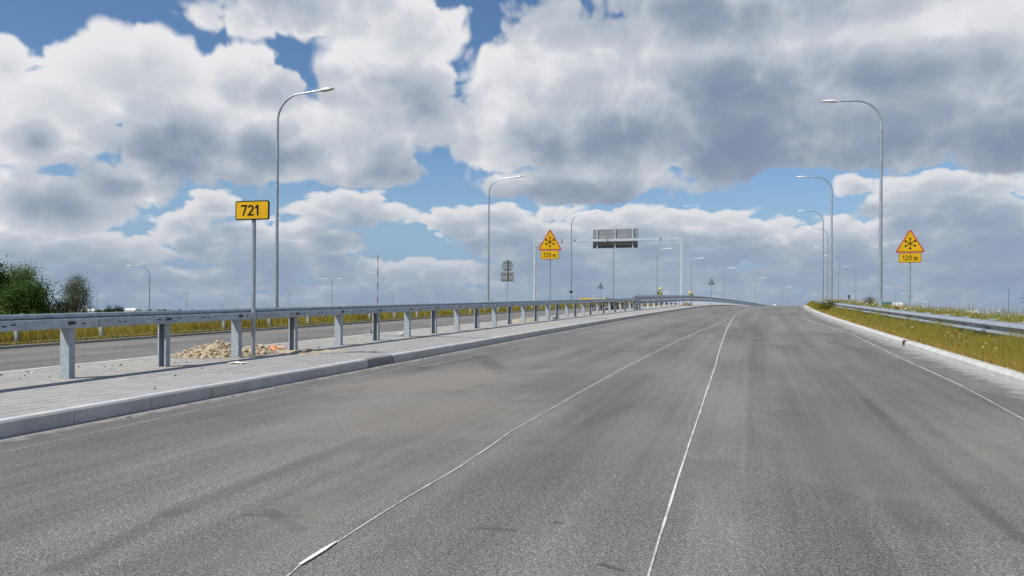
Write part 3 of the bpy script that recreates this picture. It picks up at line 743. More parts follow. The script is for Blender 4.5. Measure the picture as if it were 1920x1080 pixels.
# --- snowflake warning signs
def snow_sign(u, v, label, zb, rz):
    s = empty('warning_sign', W(u, v, .14), rz, label=label, cat='road sign', group='snowflake warning signs either side of the road')
    zt = zb
    MB().tube([(0, 0, -.1), (0, 0, zt + 1.15)], .032, 10).build('post', POLE, s, smooth=True)
    plt = slab(rrect(.80, .38, .03), -.055, -.04, 0, zt + .195).build('plate', BACKL, s)
    sheet(rrect(.79, .37, .03), -.0575, 0, zt + .195).build('border', BLK, plt)
    sheet(rrect(.765, .345, .02), -.060, 0, zt + .195).build('face', YEL, plt)
    write('120 m', .20, -.063, BLK, plt, 0, zt + .095, .12, .95)
    tz = zt + .40
    tr = slab(rtri(1.07, .05), -.055, -.038, 0, tz).build('triangle', BACKL, s)
    sheet(rtri(1.07, .05), -.058, 0, tz).build('border', RED, tr)
    sheet(rtri(.915, .03), -.061, 0, tz + .045).build('face', YEL, tr)
    fl = MB(); q = 0; cz = tz + .355
    for k_ in range(3):
        a = R(90 + 60 * k_); d = Vector((math.cos(a), math.sin(a))); pr = Vector((-d.y, d.x)); y = -.064 - .0007 * q; q += 1
        vs, fs = strip([tuple(-d * .225), tuple(d * .225)], .026); fl.add([(p.x, y, cz + p.y) for p in vs], fs)
    for k_ in range(6):
        a = R(90 + 60 * k_); d = Vector((math.cos(a), math.sin(a))); pr = Vector((-d.y, d.x)); y = -.0662 - .0004 * k_
        tip = [d * .14, d * .195 + pr * .05, d * .235, d * .195 - pr * .05]
        fl.add([(p.x, y, cz + p.y) for p in tip], [(0, 1, 2, 3)])
    fl.build('snowflake', BLK, tr)
    for zz in (zt + .2, tz + .2, tz + .55): MB().box(-.05, .05, -.039, .04, zz - .015, zz + .015).build('clamp', GALV, s)
    return s
us, vs_ = hit(1031, 600, .145)
vs_ += .6; d_ = ray(1031, 530); us = vs_ / d_.y * d_.x - cv(vs_)
snow_sign(us, vs_, 'yellow snowflake warning triangle with 120 m plate on the paved island', 2.62, R(3))
vr_ = 34.0; d_ = ray(1706, 500); ur_ = vr_ / d_.y * d_.x - cv(vr_)
snow_sign(ur_, vr_, 'yellow snowflake warning triangle with 120 m plate on the grass verge', 2.33, R(-5))
# --- signs seen from behind
def back_sign(name, label, u, v, h, parts, z0=.1, rz=0):
    s = empty(name, W(u, v, z0), rz, label=label, cat='road sign')
    MB().tube([(0, 0, -.2), (0, 0, h)], .035, 8).build('post', POLE, s, smooth=True)
    for nm, P, cz in parts:
        p_ = slab(P, .045, .06, 0, cz).build(nm, BACKL, s)
        zs = [z for _, z in P]; zz0, zz1 = min(zs) + cz, max(zs) + cz
        for f in (.18, .78):
            z = zz0 + (zz1 - zz0) * f; w = max(x for x, zq in P if abs(zq + cz - z) < .3) * .75
            MB().box(-w, w, .030, .0445, z - .02, z + .02).build('stiffener', DARKM, p_)
        MB().box(.040, .085, .018, .0295, zz0, zz1).build('channel', DARKM, p_)
    return s
circ = [(.45 * math.cos(R(15 * i)), .45 * math.sin(R(15 * i))) for i in range(24)]
vb_ = 58.0; d_ = ray(951, 505); ub_ = vb_ / d_.y * d_.x - cv(vb_); tz_ = EYE + d_.z * vb_ / d_.y - zv(vb_)
hh_ = EYE + ray(951, 487).z * vb_ / ray(951, 487).y - zv(vb_) - .1
back_sign('round_sign', 'grey back of a round sign with a rectangular plate below it', ub_, vb_, hh_, [('disc', circ, hh_ - .48), ('plate', rrect(1.06, .74, .03), hh_ - 1.32)], .1, YAW * .2)
for px, py, v_, lb in ((1126, 529, 100.0, 'grey back of a triangular sign between the gantry posts, left of the panel pole'), (1334, 521, 100.0, 'grey back of a triangular sign rising above the bridge barrier right of the gantry')):
    d_ = ray(px, py); h_ = EYE + d_.z * v_ / d_.y - zv(v_) - .1
    back_sign('triangle_sign', lb, v_ / d_.y * d_.x - cv(v_), v_, h_, [('triangle', rtri(1.0, .05), h_ - .86)], .1)
# --- gantry over the opposite carriageway
vg = 86.2; d1 = ray(1278, 445); d2 = ray(1003, 447)
ug1 = vg / d1.y * d1.x - cv(vg); ug2 = vg / d2.y * d2.x - cv(vg); hg = EYE + d1.z * vg / d1.y - zv(vg)
g = empty('sign_gantry', W((ug1 + ug2) / 2, vg, 0), label='pale steel portal gantry carrying a grey panel over the opposite carriageway', cat='gantry')
gx = (ug1 - ug2) / 2
GPOST = mat_noise('gantry_paint', (.42, .48, .54), (.48, .54, .60), 2.0, .5, .1)
for sx_ in (-1, 1):
    MB().box(sx_ * gx - .12, sx_ * gx + .12, -.12, .12, -.2, hg).build('post', GPOST, g); MB().box(sx_ * gx - .3, sx_ * gx + .3, -.3, .3, -.1, .08).build('base_plate', GALV2, g)
    vs = [(sx_ * (gx - .16), -.1, hg - .8), (sx_ * (gx - .16), .1, hg - .8), (sx_ * (gx - .16), .1, hg - .35), (sx_ * (gx - .16), -.1, hg - .35), (sx_ * (gx - .75), -.1, hg - .35), (sx_ * (gx - .75), .1, hg - .35)]
    MB().add(vs, [(0, 1, 2, 3), (0, 3, 4), (1, 5, 2), (3, 2, 5, 4), (0, 4, 5, 1)]).build('gusset', GPOST, g)
bmw = MB().box(-gx + .122, gx - .122, -.12, .12, hg - .27, hg - .005); bmw.build('beam', GPOST, g)
for fx in (-.62, .0, .72): MB().box(fx * gx - .05, fx * gx + .05, -.22, .22, hg - .42, hg + .08).build('flange', GALV2, g)
def gpt(px, py): d_ = ray(px, py); t = vg / d_.y; return t * d_.x - W((ug1 + ug2) / 2, vg).x, EYE + t * d_.z - W(0, vg).z
x0, z1 = gpt(1111, 430); x1, z0 = gpt(1195, 464)
zm = hg - .62
BACKM = mat_noise('panel_rib', (.20, .215, .23), (.25, .265, .28), 1.5, .6)
MB().box(x0, x1, .30, .34, zm + .004, z1).build('panel', BACKL, g); MB().box(x0, x1, .30, .34, z0, zm - .004).build('panel', BACKSH, g)  # lower half: shade on the panel back is put into its darker colour
for f in (.10, .5, .895):
    xx = x0 + (x1 - x0) * f; MB().box(xx - .06, xx + .06, .18, .296, z0, z1).build('bracket', GPOST, g)
for f in (.06, .30, .56):
    z = z1 - (z1 - zm) * f * 1.0; MB().box(x0 + .02, x1 - .02, .288, .299, z - .014, z + .014).build('rib', BACKM, g)
MB().box(x0 + .02, x1 - .02, .288, .299, z0 + .3, z0 + .33).build('rib', BACKM, g)

# ================================================================== grass
def mat_leaf(name, trans=.45, rough=.7):
    m = bpy.data.materials.new(name); m.use_nodes = True; nt = m.node_tree
    for n in list(nt.nodes): nt.nodes.remove(n)
    N = NB(nt); at = N.n('ShaderNodeAttribute', attribute_name='Col'); d = N.n('ShaderNodeBsdfDiffuse'); t = N.n('ShaderNodeBsdfTranslucent'); mx = N.n('ShaderNodeMixShader'); o = N.n('ShaderNodeOutputMaterial')
    N.put(d.inputs[0], at.outputs['Color']); N.put(t.inputs[0], at.outputs['Color']); mx.inputs[0].default_value = trans
    nt.links.new(d.outputs[0], mx.inputs[1]); nt.links.new(t.outputs[0], mx.inputs[2]); nt.links.new(mx.outputs[0], o.inputs[0])
    return m
LEAF = mat_leaf('leaf')
def set_col(me, cols):
    a = me.color_attributes.new('Col', 'FLOAT_COLOR', 'POINT'); c = np.ones((len(cols), 4), np.float32); c[:, :3] = cols; a.data.foreach_set('color', c.ravel())
cvn = np.vectorize(cv); zvn = np.vectorize(zv)
def blades(name, u, v, dz, h, w, c0, c1, lean=.35, parent=None, tag_=True):
    n = len(u); a = RNG.uniform(0, 2 * np.pi, n); b = RNG.uniform(0, 2 * np.pi, n)
    x = u + cvn(v); z = zvn(v) + dz
    P = np.stack([x, v, z], 1); side = np.stack([np.cos(a), np.sin(a), np.zeros(n)], 1) * (w / 2)[:, None]
    ln = RNG.uniform(.1, 1, n) * lean * h; dr = np.stack([np.cos(b) * ln, np.sin(b) * ln, np.zeros(n)], 1)
    mid = P + dr * .3; mid[:, 2] += h * .55; tip = P + dr; tip[:, 2] += h
    V = np.stack([P - side, P + side, mid + side * .8, mid - side * .8, tip], 1).reshape(-1, 3)
    i = np.arange(n)[:, None] * 5
    me = np_mesh(name, V, i + np.array([[0, 1, 2, 3]]), i + np.array([[3, 2, 4]]))
    cm = c0 * .5 + c1 * .5
    set_col(me, np.stack([c0, c0, cm, cm, c1], 1).reshape(-1, 3)); me.materials.append(LEAF)
    return link(name, me, None, parent)
def pal(n, cols, jit=.25):
    c = np.array(cols)[RNG.integers(0, len(cols), n)]; return c * RNG.uniform(1 - jit, 1 + jit, (n, 1))
STRAW = [(.46, .34, .11), (.44, .32, .10), (.44, .27, .09)]; GREEN = [(.25, .295, .075), (.30, .335, .09), (.21, .26, .07)]; OLIVE = [(.40, .355, .06), (.45, .385, .07), (.37, .34, .065)]
def field_noise(u, v, s):
    return .5 + .25 * np.sin(u * 1.7 * s + 1.3 * np.sin(v * .9 * s)) + .25 * np.sin(v * 1.1 * s + 2.1 * np.sin(u * .8 * s + 1.0))
def scatter(n, u0, u1, vs, power):
    """more of them near the camera, as many as the picture needs"""
    t = RNG.random(n); v = vs[0] * (vs[1] / vs[0]) ** (t ** power); return RNG.uniform(u0, u1, n), v
u, v = scatter(120000, 3.72, 4.5, (9.5, 120), 1.0); f = field_noise(u, v, 1.0)
h = (.11 + .32 * np.clip((u - 3.7) / .8, 0, 1)) * RNG.uniform(.6, 1.35, len(u)) * (.75 + .5 * f)
w = .005 + .0003 * v; c1 = np.where((RNG.random(len(u)) < .25 + .65 * (u - 3.7) / .8)[:, None], pal(len(u), GREEN + OLIVE), pal(len(u), OLIVE))
tag(blades('verge_grass', u, v, np.full(len(u), .06), h, w, pal(len(u), STRAW), c1), 'olive and straw coloured grass between the right kerb and the guardrail', 'grass', kind='stuff')
u, v = scatter(95000, 4.5, 7.4, (10.5, 130), .95); f = field_noise(u, v, .8)
h = RNG.uniform(.22, .58, len(u)) * (.66 + .6 * f); w = .006 + .00035 * v
tag(blades('verge_grass', u, v, np.full(len(u), .14), h, w, pal(len(u), OLIVE), pal(len(u), GREEN + GREEN + OLIVE)), 'tall green grass behind the right guardrail', 'grass', kind='stuff')
u, v = scatter(110000, -22.5, -17.68, (11.0, 130), .9); f = field_noise(u, v, .6)
h = RNG.uniform(.30, .60, len(u)) * (.75 + .45 * f) * np.clip((-17.2 - u) / .8, .45, 1); w = .010 + .0004 * v
tag(blades('verge_grass', u, v, np.full(len(u), -.02), h, w, pal(len(u), STRAW + OLIVE), pal(len(u), OLIVE + OLIVE + GREEN)), 'yellow green grass along the verge of the opposite carriageway', 'grass', kind='stuff')
u, v = scatter(9000, -17.7, -17.02, (11.0, 100), .9); tag(blades('verge_grass', u, v, np.full(len(u), -.04), RNG.uniform(.05, .16, len(u)), .010 + .0004 * v, pal(len(u), STRAW + OLIVE), pal(len(u), OLIVE)), 'short grass at the edge of the opposite carriageway in front of the rail posts', 'grass', kind='stuff')
u, v = scatter(7000, 3.69, 3.80, (9.5, 70), .9); tag(blades('kerb_grass', u, v, np.full(len(u), .08), RNG.uniform(.08, .22, len(u)), .005 + .0003 * v, pal(len(u), STRAW), pal(len(u), OLIVE + STRAW), 1.1), 'ragged dry grass spilling over the edge of the right kerb', 'grass', kind='stuff')
# clumps that lean over the lower half of the right guardrail
cu, cw = [], []
for i in range(70):
    vc_ = 11 * (70 / 11) ** random.random(); k_ = random.randint(20, 60); cu += [random.gauss(4.22, .07) for _ in range(k_)]; cw += [vc_ + random.gauss(0, .16) for _ in range(k_)]
u, v = np.array(cu), np.array(cw); tag(blades('tall_grass', u, v, np.full(len(u), .08), RNG.uniform(.3, .6, len(u)), .006 + .0003 * v, pal(len(u), OLIVE), pal(len(u), GREEN + OLIVE), .5), 'tall grass clumps leaning against the lower beam of the right guardrail', 'grass', kind='stuff')
# taller seed heads and weeds that break the skyline
u, v = scatter(1500, 4.8, 7.2, (11, 90), .9); tag(blades('seed_grass', u, v, np.full(len(u), .15), RNG.uniform(.55, .85, len(u)), .009 + .0004 * v, pal(len(u), GREEN), pal(len(u), STRAW), .2), 'thin seed stalks standing above the grass behind the right guardrail', 'grass', kind='stuff')
u, v = scatter(900, -25.5, -19, (13, 110), .8); hw = RNG.uniform(.4, .78, len(u)) ; tag(blades('seed_grass', u, v, np.full(len(u), .05), hw, .012 + .0004 * v, pal(len(u), GREEN), pal(len(u), STRAW + OLIVE), .25), 'tall weed stalks showing over the island rail on the opposite verge', 'grass', kind='stuff')
# --- white umbels and daisies: far too many to count
def flowers(name, u, v, z, r, label):
    n = len(u); K = 6; V = []; Fq = []; cols = []
    for i in range(n):
        p = W(u[i], v[i], z[i]); b = len(V); ti = random.uniform(-.5, .5), random.uniform(-.5, .5)
        V.append((p.x, p.y, p.z + .012)); cols.append((.75, .60, .12) if r[i] < .03 else (.72, .70, .60))
        for k_ in range(K):
            a = 2 * math.pi * k_ / K; rr_ = r[i] * random.uniform(.75, 1.15); V.append((p.x + rr_ * math.cos(a), p.y + rr_ * math.sin(a), p.z + rr_ * (ti[0] * math.cos(a) + ti[1] * math.sin(a)))); cols.append((.78, .77, .70))
        Fq += [(b, b + 1 + k_, b + 1 + (k_ + 1) % K) for k_ in range(K)]
        # stem
        s0 = len(V); w_ = .003
        V += [(p.x - w_, p.y, p.z), (p.x + w_, p.y, p.z), (p.x, p.y, p.z - .4)]; cols += [(.09, .11, .02)] * 3; Fq.append((s0, s0 + 1, s0 + 2))
    me = np_mesh(name, V, None, Fq); set_col(me, np.array(cols)); me.materials.append(LEAF)
    return tag(link(name, me, None), label, 'flowers', kind='stuff')
n = 420; u, v = scatter(n, 4.6, 7.2, (11, 95), .75); flowers('white_flowers', u, v, RNG.uniform(.5, .8, n), RNG.uniform(.015, .038, n) + .0005 * v, 'white and cream flower heads in the grass behind the right guardrail')
n = 90; u, v = scatter(n, 3.9, 4.4, (11, 60), .7); flowers('white_flowers', u, v, RNG.uniform(.22, .48, n), RNG.uniform(.014, .03, n), 'small pale flowers in the grass between right kerb and guardrail')
n = 120; u, v = scatter(n, -24, -19.5, (16, 90), .7); flowers('white_flowers', u, v, RNG.uniform(.5, .74, n), RNG.uniform(.016, .035, n), 'pale flower heads showing over the island rail on the opposite verge')
# --- poppies
PETAL = mat_noise('poppy_red', (.60, .03, .01), (.68, .06, .015), 20.0, .6); STEM = mat_noise('poppy_stem', (.07, .10, .02), (.10, .13, .03), 9.0, .7)
def poppy(u, v, z, label, r=.045):
    base = W(u, v, .08); o = empty('poppy', base, random.uniform(0, 6), label=label, cat='poppy', group='red poppies in the grass'); hh = z - .08
    MB().tube([(0, 0, 0), (.01, 0, hh * .5), (0, 0, hh)], .003, 5).build('stem', STEM, o)
    for k_ in range(4):
        a = math.pi / 2 * k_; V = []; Fq = []
        for i in range(4):
            t = i / 3; rr_ = r * t; ww = r * .85 * math.sin(math.pi * (.15 + .75 * t)); z_ = hh + r * .5 * t * t
            V += [(rr_, -ww, z_ + .004 * (k_ % 2)), (rr_, ww, z_ + .004 * (k_ % 2))]
            if i: Fq.append((2 * i - 2, 2 * i - 1, 2 * i + 1, 2 * i))
        MB().add(V, Fq).build('petal', PETAL, o, Matrix.Rotation(a, 4, 'Z'))
    MB().tube([(0, 0, hh), (0, 0, hh + .014)], .009, 6).build('seed_head', BLK, o)
for px, py, dz, lb in ((1793, 626, .42, 'red poppy in the grass below the right guardrail'), (1908, 656, .34, 'lower red poppy close to the right kerb'), (1682, 578, .72, 'red poppy behind the right guardrail beside the snowflake sign post')):
    a_ = hit(px, py, dz); poppy(a_[0], a_[1], dz, lb, .05 if px > 1700 else .07)
for px, py in ((250, 611), (390, 612), (118, 628), (600, 598)):
    a_ = hit(px, py, .42); poppy(a_[0], a_[1], .42, 'red poppy in the opposite verge seen under the island rail', .06)

# ================================================================== trees
BARK = mat_noise('bark', (.07, .055, .04), (.13, .11, .085), 6.0, .9); PALEBARK = mat_noise('birch_bark', (.12, .11, .095), (.2, .19, .17), 6.0, .9)
def tree(name, label, base, H, blobs, nleaf, cols, leaf=.22, droop=0.0, bark=BARK, gaps=.0, group=None, limbs=14):
    o = empty(name, base, label=label, cat='tree', group=group)
    tr = MB(); top = Vector((0, 0, H * .8)); tr.tube([(0, 0, -.3), (.05, .03, H * .3), (-.05, 0, H * .6), top], [.022 * H, .017 * H, .010 * H, .003 * H], 7)
    for i in range(limbs):
        bl = random.choice(blobs); c = Vector(bl[0]); r = Vector(bl[1]); e = c + Vector((random.uniform(-.8, .8) * r.x, random.uniform(-.8, .8) * r.y, random.uniform(-.5, .8) * r.z)); z0 = random.uniform(.15, .6) * H
        if e.z < z0: z0 = max(.1 * H, e.z - .1 * H)
        s_ = Vector((0, 0, z0)); m_ = s_.lerp(e, .5) + Vector((0, 0, .06 * H)); tr.tube([s_, m_, e], [.007 * H, .004 * H, .0012 * H], 5)
    tr.build('trunk', bark, o, smooth=True)
    # leaf clumps: small quads gathered round twig centres spread through the crown
    vol = np.array([b_[1][0] * b_[1][1] * b_[1][2] for b_ in blobs]); pick = RNG.choice(len(blobs), nleaf // 22, p=vol / vol.sum())
    cen = []
    for k_ in pick:
        d = RNG.normal(size=3); d /= np.linalg.norm(d); rr_ = RNG.uniform(.25, 1.0) ** .45 * RNG.uniform(.82, 1.12)
        cen.append(np.array(blobs[k_][0]) + d * rr_ * np.array(blobs[k_][1]))
    cen = np.array(cen); cen = np.repeat(cen, 22, 0); n = len(cen); tone = np.repeat(RNG.uniform(.6, 1.3, len(pick)), 22)
    cs = leaf * 2.1; P = cen + RNG.normal(size=(n, 3)) * cs * np.array([1, 1, .75]); P[:, 2] -= np.abs(RNG.normal(size=n)) * droop
    P[:, 2] = np.maximum(P[:, 2], .3)
    a = RNG.normal(size=(n, 3)); a /= np.linalg.norm(a, axis=1)[:, None]; b = np.cross(a, RNG.normal(size=(n, 3))); b /= np.linalg.norm(b, axis=1)[:, None]
    s_ = (leaf * RNG.uniform(.45, 1.0, n) / 2)[:, None]
    V = np.stack([P - a * s_, P - b * s_ * .55, P + a * s_, P + b * s_ * .55], 1).reshape(-1, 3)
    me = np_mesh('crown', V, np.arange(n * 4).reshape(-1, 4)); c = np.array(cols)[RNG.integers(0, len(cols), n)] * (tone * RNG.uniform(.8, 1.2, n))[:, None]
    set_col(me, np.repeat(c, 4, 0)); me.materials.append(LEAF); link('crown', me, None, o)
    return o
def tree_px(name, label, px, dist, ells, nleaf, cols, **kw):
    """crown lobes given in pixels (cx, cy, rx, ry) at that distance"""
    base = far(px, dist); s_ = dist / F_PX; bl = []
    for (cx, cy, rx, ry) in ells:
        d = ray(cx, cy); p = Vector((d.x * dist, d.y * dist, EYE + d.z * dist)); rel = p - base
        bl.append(((rel.x, rel.y + random.uniform(-.5, .5), rel.z), (rx * s_, rx * s_ * .9, ry * s_)))
    H = max(b_[0][2] + b_[1][2] for b_ in bl)
    return tree(name, label, base, H, bl, nleaf, cols, **kw)
DK = [(.065, .115, .028), (.085, .145, .035), (.115, .175, .045)]; WI = [(.18, .24, .10), (.22, .28, .13), (.14, .19, .075)]
tree_px('broadleaf_tree', 'dense dark green broadleaf tree in front of the pale willow', 55, 84, [(50, 563, 30, 28), (64, 552, 19, 18), (32, 567, 24, 26), (52, 592, 34, 22), (76, 578, 11, 12)], 22000, DK, leaf=.3)
tree_px('willow_tree', 'pale green willow rising behind the dark broadleaf tree', 30, 92, [(40, 520, 24, 20), (22, 535, 26, 24), (50, 510, 12, 13), (25, 565, 30, 26)], 14000, WI, leaf=.28, droop=.25)
tree_px('broadleaf_tree', 'very dark tree cut off by the picture edge left of the willow', -14, 88, [(-10, 515, 18, 24), (-14, 550, 26, 36), (-5, 570, 22, 26)], 9000, [(.035, .06, .018), (.05, .08, .022)], leaf=.28)
tree_px('birch_tree', 'thin feathery birch with sparse grey green leaves', 140, 96, [(140, 552, 24, 24), (147, 530, 13, 18), (130, 534, 11, 14), (158, 548, 10, 14), (140, 574, 26, 12)], 9000, [(.14, .17, .09), (.18, .20, .12), (.11, .14, .07)], leaf=.20, droop=.2, bark=PALEBARK, limbs=30)
tree_px('shrub', 'low grey green shrub at the foot of the birch', 108, 94, [(108, 573, 18, 12), (122, 578, 14, 9)], 1600, [(.07, .10, .04), (.09, .115, .05)], leaf=.2, limbs=6)
for px, py, w_, lb in ((204, 573, 7, 'small far conifer standing apart near the pale shed'), (218, 572, 6, 'slenderest of the small far conifers left of the single arm lamp'), (227, 575, 8, 'broad low far conifer beside the pale low hall')):
    dist = 420; tree_px('spruce_tree', lb, px, dist, [(px, py + 8, w_ * .45, 5), (px, py + 3, w_ * .2, 4), (px, py + 13, w_ * .7, 5)], 2400, [(.02, .04, .018), (.03, .05, .02)], leaf=.42, group='far conifers beyond the rail', limbs=4)
# leafy weed standing over the right rail
a_ = hit(1624, 580, .3)
tree('bush', 'bushy green weed standing above the grass by the nearest right lamp', W(a_[0] + .2, a_[1], .15), .95, [((0, 0, .55), (.32, .3, .38)), ((.05, 0, .8), (.18, .18, .2))], 1300, [(.07, .10, .02), (.10, .13, .03)], leaf=.07, limbs=8)
a_ = hit(1562, 590, .3)
tree('bush', 'clump of tall grass weed in front of the right guardrail near the crest', W(4.1, col_at(1556, 4.1), .08), .75, [((0, 0, .35), (.6, .8, .36))], 2200, [(.13, .125, .02), (.10, .12, .02)], leaf=.10, limbs=6)
# far woods along the horizon
def wood(name, label, px0, px1, dist, h, n):
    V = []; cols = []
    for i in range(n):
        px = random.uniform(px0, px1); b = far(px, dist * random.uniform(.95, 1.1)); hh = h * random.uniform(.5, 1.1); w_ = h * random.uniform(.3, .6)
        for k_ in range(26):
            q = Vector((random.gauss(0, .45), random.gauss(0, .45), random.random())); p = b + Vector((q.x * w_, q.y * w_, q.z * hh * (1 - .3 * abs(q.x)))); s_ = h * .16
            a = Vector((random.gauss(0, 1), random.gauss(0, 1), random.gauss(0, 1))).normalized(); c = a.orthogonal().normalized(); V += [p - a * s_, p - c * s_, p + a * s_, p + c * s_]; cols += [tuple(x * random.uniform(.7, 1.2) for x in (.035, .055, .022))] * 4
    me = np_mesh(name, V, np.arange(len(V)).reshape(-1, 4)); set_col(me, np.array(cols)); me.materials.append(LEAF); return tag(link(name, me, None), label, 'wood', kind='stuff')
wood('far_wood', 'low dark strip of far woodland along the horizon', -300, 1100, 1500, 9, 420); wood('far_wood', 'low dark strip of far woodland on the plain to the right', 1500, 2300, 1700, 9, 240)

# ================================================================== far buildings, masts, pylons
WALLW = mat_noise('white_wall', (.62, .62, .60), (.70, .70, .68), .3, .8); ROOFW = mat_noise('pale_roof', (.66, .67, .68), (.74, .75, .76), .2, .6); ROOFT = mat_noise('teal_roof', (.02, .12, .12), (.03, .16, .15), .3, .5); WIN = mat_noise('window_dark', (.03, .04, .05), (.05, .06, .07), .5, .3)
def hall(px0, px1, py, dist, label, roof=ROOFW, wall=WALLW):
    b = far((px0 + px1) / 2, dist); w_ = (px1 - px0) * dist / F_PX / 2; ht = top_z((px0 + px1) / 2, py, dist) - PLAIN
    o = empty('building', b, YAW, label=label, cat='building'); dp = w_ * .8
    MB().box(-w_, w_, -dp, dp, 0, ht * .78).build('wall', wall, o)
    MB().add([(-w_ * 1.03, -dp * 1.05, ht * .78), (w_ * 1.03, -dp * 1.05, ht * .78), (w_ * 1.03, dp * 1.05, ht * .78), (-w_ * 1.03, dp * 1.05, ht * .78), (-w_ * 1.03, 0, ht), (w_ * 1.03, 0, ht)], [(0, 1, 5, 4), (2, 3, 4, 5), (0, 4, 3), (1, 2, 5), (3, 2, 1, 0)]).build('roof', roof, o)
    for i in range(5):
        x = w_ * (-.8 + .4 * i); MB().box(x - w_ * .1, x + w_ * .1, -dp - .06, -dp - .01, ht * .42, ht * .62).build('window', WIN, o)
hall(137, 158, 580, 480, 'low white farm building behind the birch'); hall(165, 178, 579, 520, 'small pale shed right of the birch'); hall(236, 256, 578, 560, 'pale low hall left of the single arm lamp')
hall(1654, 1671, 566, 600, 'building with a dark teal roof beyond the grass by the nearest right lamp', ROOFT, mat_noise('teal_wall', (.05, .2, .2), (.08, .25, .24), .3, .7)); hall(1674, 1692, 567.5, 640, 'long pale building right of the teal roof')
hall(1811, 1832, 582, 700, 'far pale roof low over the grass right of the snowflake sign')
# thin red and white mast
dm = 900.0; mb_ = far(708, dm); hm = top_z(708, 478, dm) - PLAIN
m_ = empty('radio_mast', mb_, label='tall thin radio mast in red and white bands on the plain', cat='mast')
MR = mat_noise('mast_red', (.30, .05, .04), (.36, .07, .05), .3, .6); MW = mat_noise('mast_white', (.55, .56, .58), (.62, .63, .65), .3, .6)
for i in range(9):
    z0, z1 = hm * i / 9, hm * (i + 1) / 9; w_ = .75 * (1 - .05 * i); t = MB()
    for a in range(3):
        x, y = w_ * math.cos(2.1 * a), w_ * math.sin(2.1 * a); t.tube([(x, y, z0), (x, y, z1)], .16, 4)
        for k_ in range(3):
            za, zb = z0 + (z1 - z0) * k_ / 3, z0 + (z1 - z0) * (k_ + 1) / 3; x2, y2 = w_ * math.cos(2.1 * (a + 1)), w_ * math.sin(2.1 * (a + 1)); t.tube([(x, y, za), (x2, y2, zb)], .09, 4)
    t.build('section', MR if i % 2 == 0 else MW, m_)
PYL = mat_noise('pylon_steel', (.10, .12, .14), (.15, .17, .19), .3, .6, .3)
def pylon(px, py_top, dist, label):
    b = far(px, dist); H = top_z(px, py_top, dist) - PLAIN; o = empty('power_pylon', b, YAW, label=label, cat='pylon'); t = MB(); w0, w1 = H * .10, H * .02
    lv = [0, .2, .38, .54, .68, .80, .9, 1.0]; r_ = H * .006
    for sx_ in (-1, 1):
        for sy in (-1, 1): t.tube([(sx_ * w0, sy * w0, 0), (sx_ * w1 * 1.6, sy * w1 * 1.6, H * .6), (sx_ * w1, sy * w1, H)], r_, 4)
    wz = lambda f: w0 + (w1 * 1.6 - w0) * f / .6 if f < .6 else w1 * 1.6 - (w1 * .6) * (f - .6) / .4
    for i in range(len(lv) - 1):
        a, c = wz(lv[i]), wz(lv[i + 1])
        for sy in (-1, 1): t.tube([(-a, sy * a, lv[i] * H), (c, sy * c, lv[i + 1] * H)], r_ * .7, 4); t.tube([(a, sy * a, lv[i] * H), (-c, sy * c, lv[i + 1] * H)], r_ * .7, 4)
    t.build('tower', PYL, o)
    for f, wd in ((.66, .15), (.80, .22), (.94, .13)):
        c = MB(); c.tube([(-H * wd, 0, f * H + .01 * H), (0, -w1, f * H), (H * wd, 0, f * H + .01 * H)], r_ * 1.1, 4); c.tube([(-H * wd, 0, f * H + .012 * H), (0, w1, f * H + .04 * H), (H * wd, 0, f * H + .012 * H)], r_ * .8, 4)
        c.build('crossarm', PYL, o)
        for sx_ in (-1, 1): MB().tube([(sx_ * H * wd * .95, 0, f * H + .008 * H), (sx_ * H * wd * .95, 0, f * H - .05 * H)], r_ * .9, 4).build('insulator', PYL, o)
pylon(1924, 548, 700, 'dark lattice power pylon cut by the right picture edge'); pylon(1880, 578, 1900, 'small far lattice power pylon on the horizon')
for px, py, lb in ((1891, 542, 'thin dark pole beyond the grass left of the cut off pylon'),):
    d0 = 420; b = far(px, d0); H = top_z(px, py, d0) - PLAIN; o = empty('utility_pole', b, YAW, label=lb, cat='pole'); MB().tube([(0, 0, 0), (0, 0, H)], [.16, .11], 6).build('pole', PYL, o); MB().box(-.9, .9, -.06, .06, H - .5, H - .36).build('crossarm', PYL, o)

# ================================================================== rubble, litter
def rock(seed, sub=1, sq=.7):
    rn = random.Random(seed); bm = bmesh.new(); bmesh.ops.create_icosphere(bm, subdivisions=sub, radius=1.0)
    for v_ in bm.verts:
        k_ = rn.uniform(.72, 1.1); v_.co = Vector((v_.co.x * k_, v_.co.y * k_ * .85, v_.co.z * k_ * sq))
    me = bpy.data.meshes.new('stone'); bm.to_mesh(me); bm.free(); return me
ROCKS = [rock(i) for i in range(6)]
HS = {}
for m_ in (STONE, GREYST):
    HS[m_.name] = []
    for r_ in ROCKS:
        me = r_.copy(); me.name = 'stone'; me.materials.append(m_); HS[m_.name].append(me)
def mound(w, d, h, seed, n=22):
    rn = random.Random(seed); V = []; Q = []; ph = [rn.uniform(0, 6) for _ in range(6)]
    for i in range(n + 1):
        for j in range(n + 1):
            x, y = -1 + 2 * i / n, -1 + 2 * j / n; r = math.hypot(x, y); f = max(0, 1 - r) ** .8
            z = h * f * (1 + .25 * math.sin(5 * x + ph[0]) * math.sin(4 * y + ph[1])) + .02 * math.sin(13 * x + ph[2]) * math.sin(11 * y + ph[3]) * (f > 0) + rn.uniform(-.006, .006)
            V.append((x * w, y * d, z - .012))
    for i in range(n):
        for j in range(n): a = i * (n + 1) + j; Q.append((a, a + n + 1, a + n + 2, a + 1))
    return V, Q
SOIL = mat_noise('brown_soil', (.16, .11, .065), (.26, .19, .12), 6.0, .95, 0, .5, fine=(60.0, .35), space='pos')
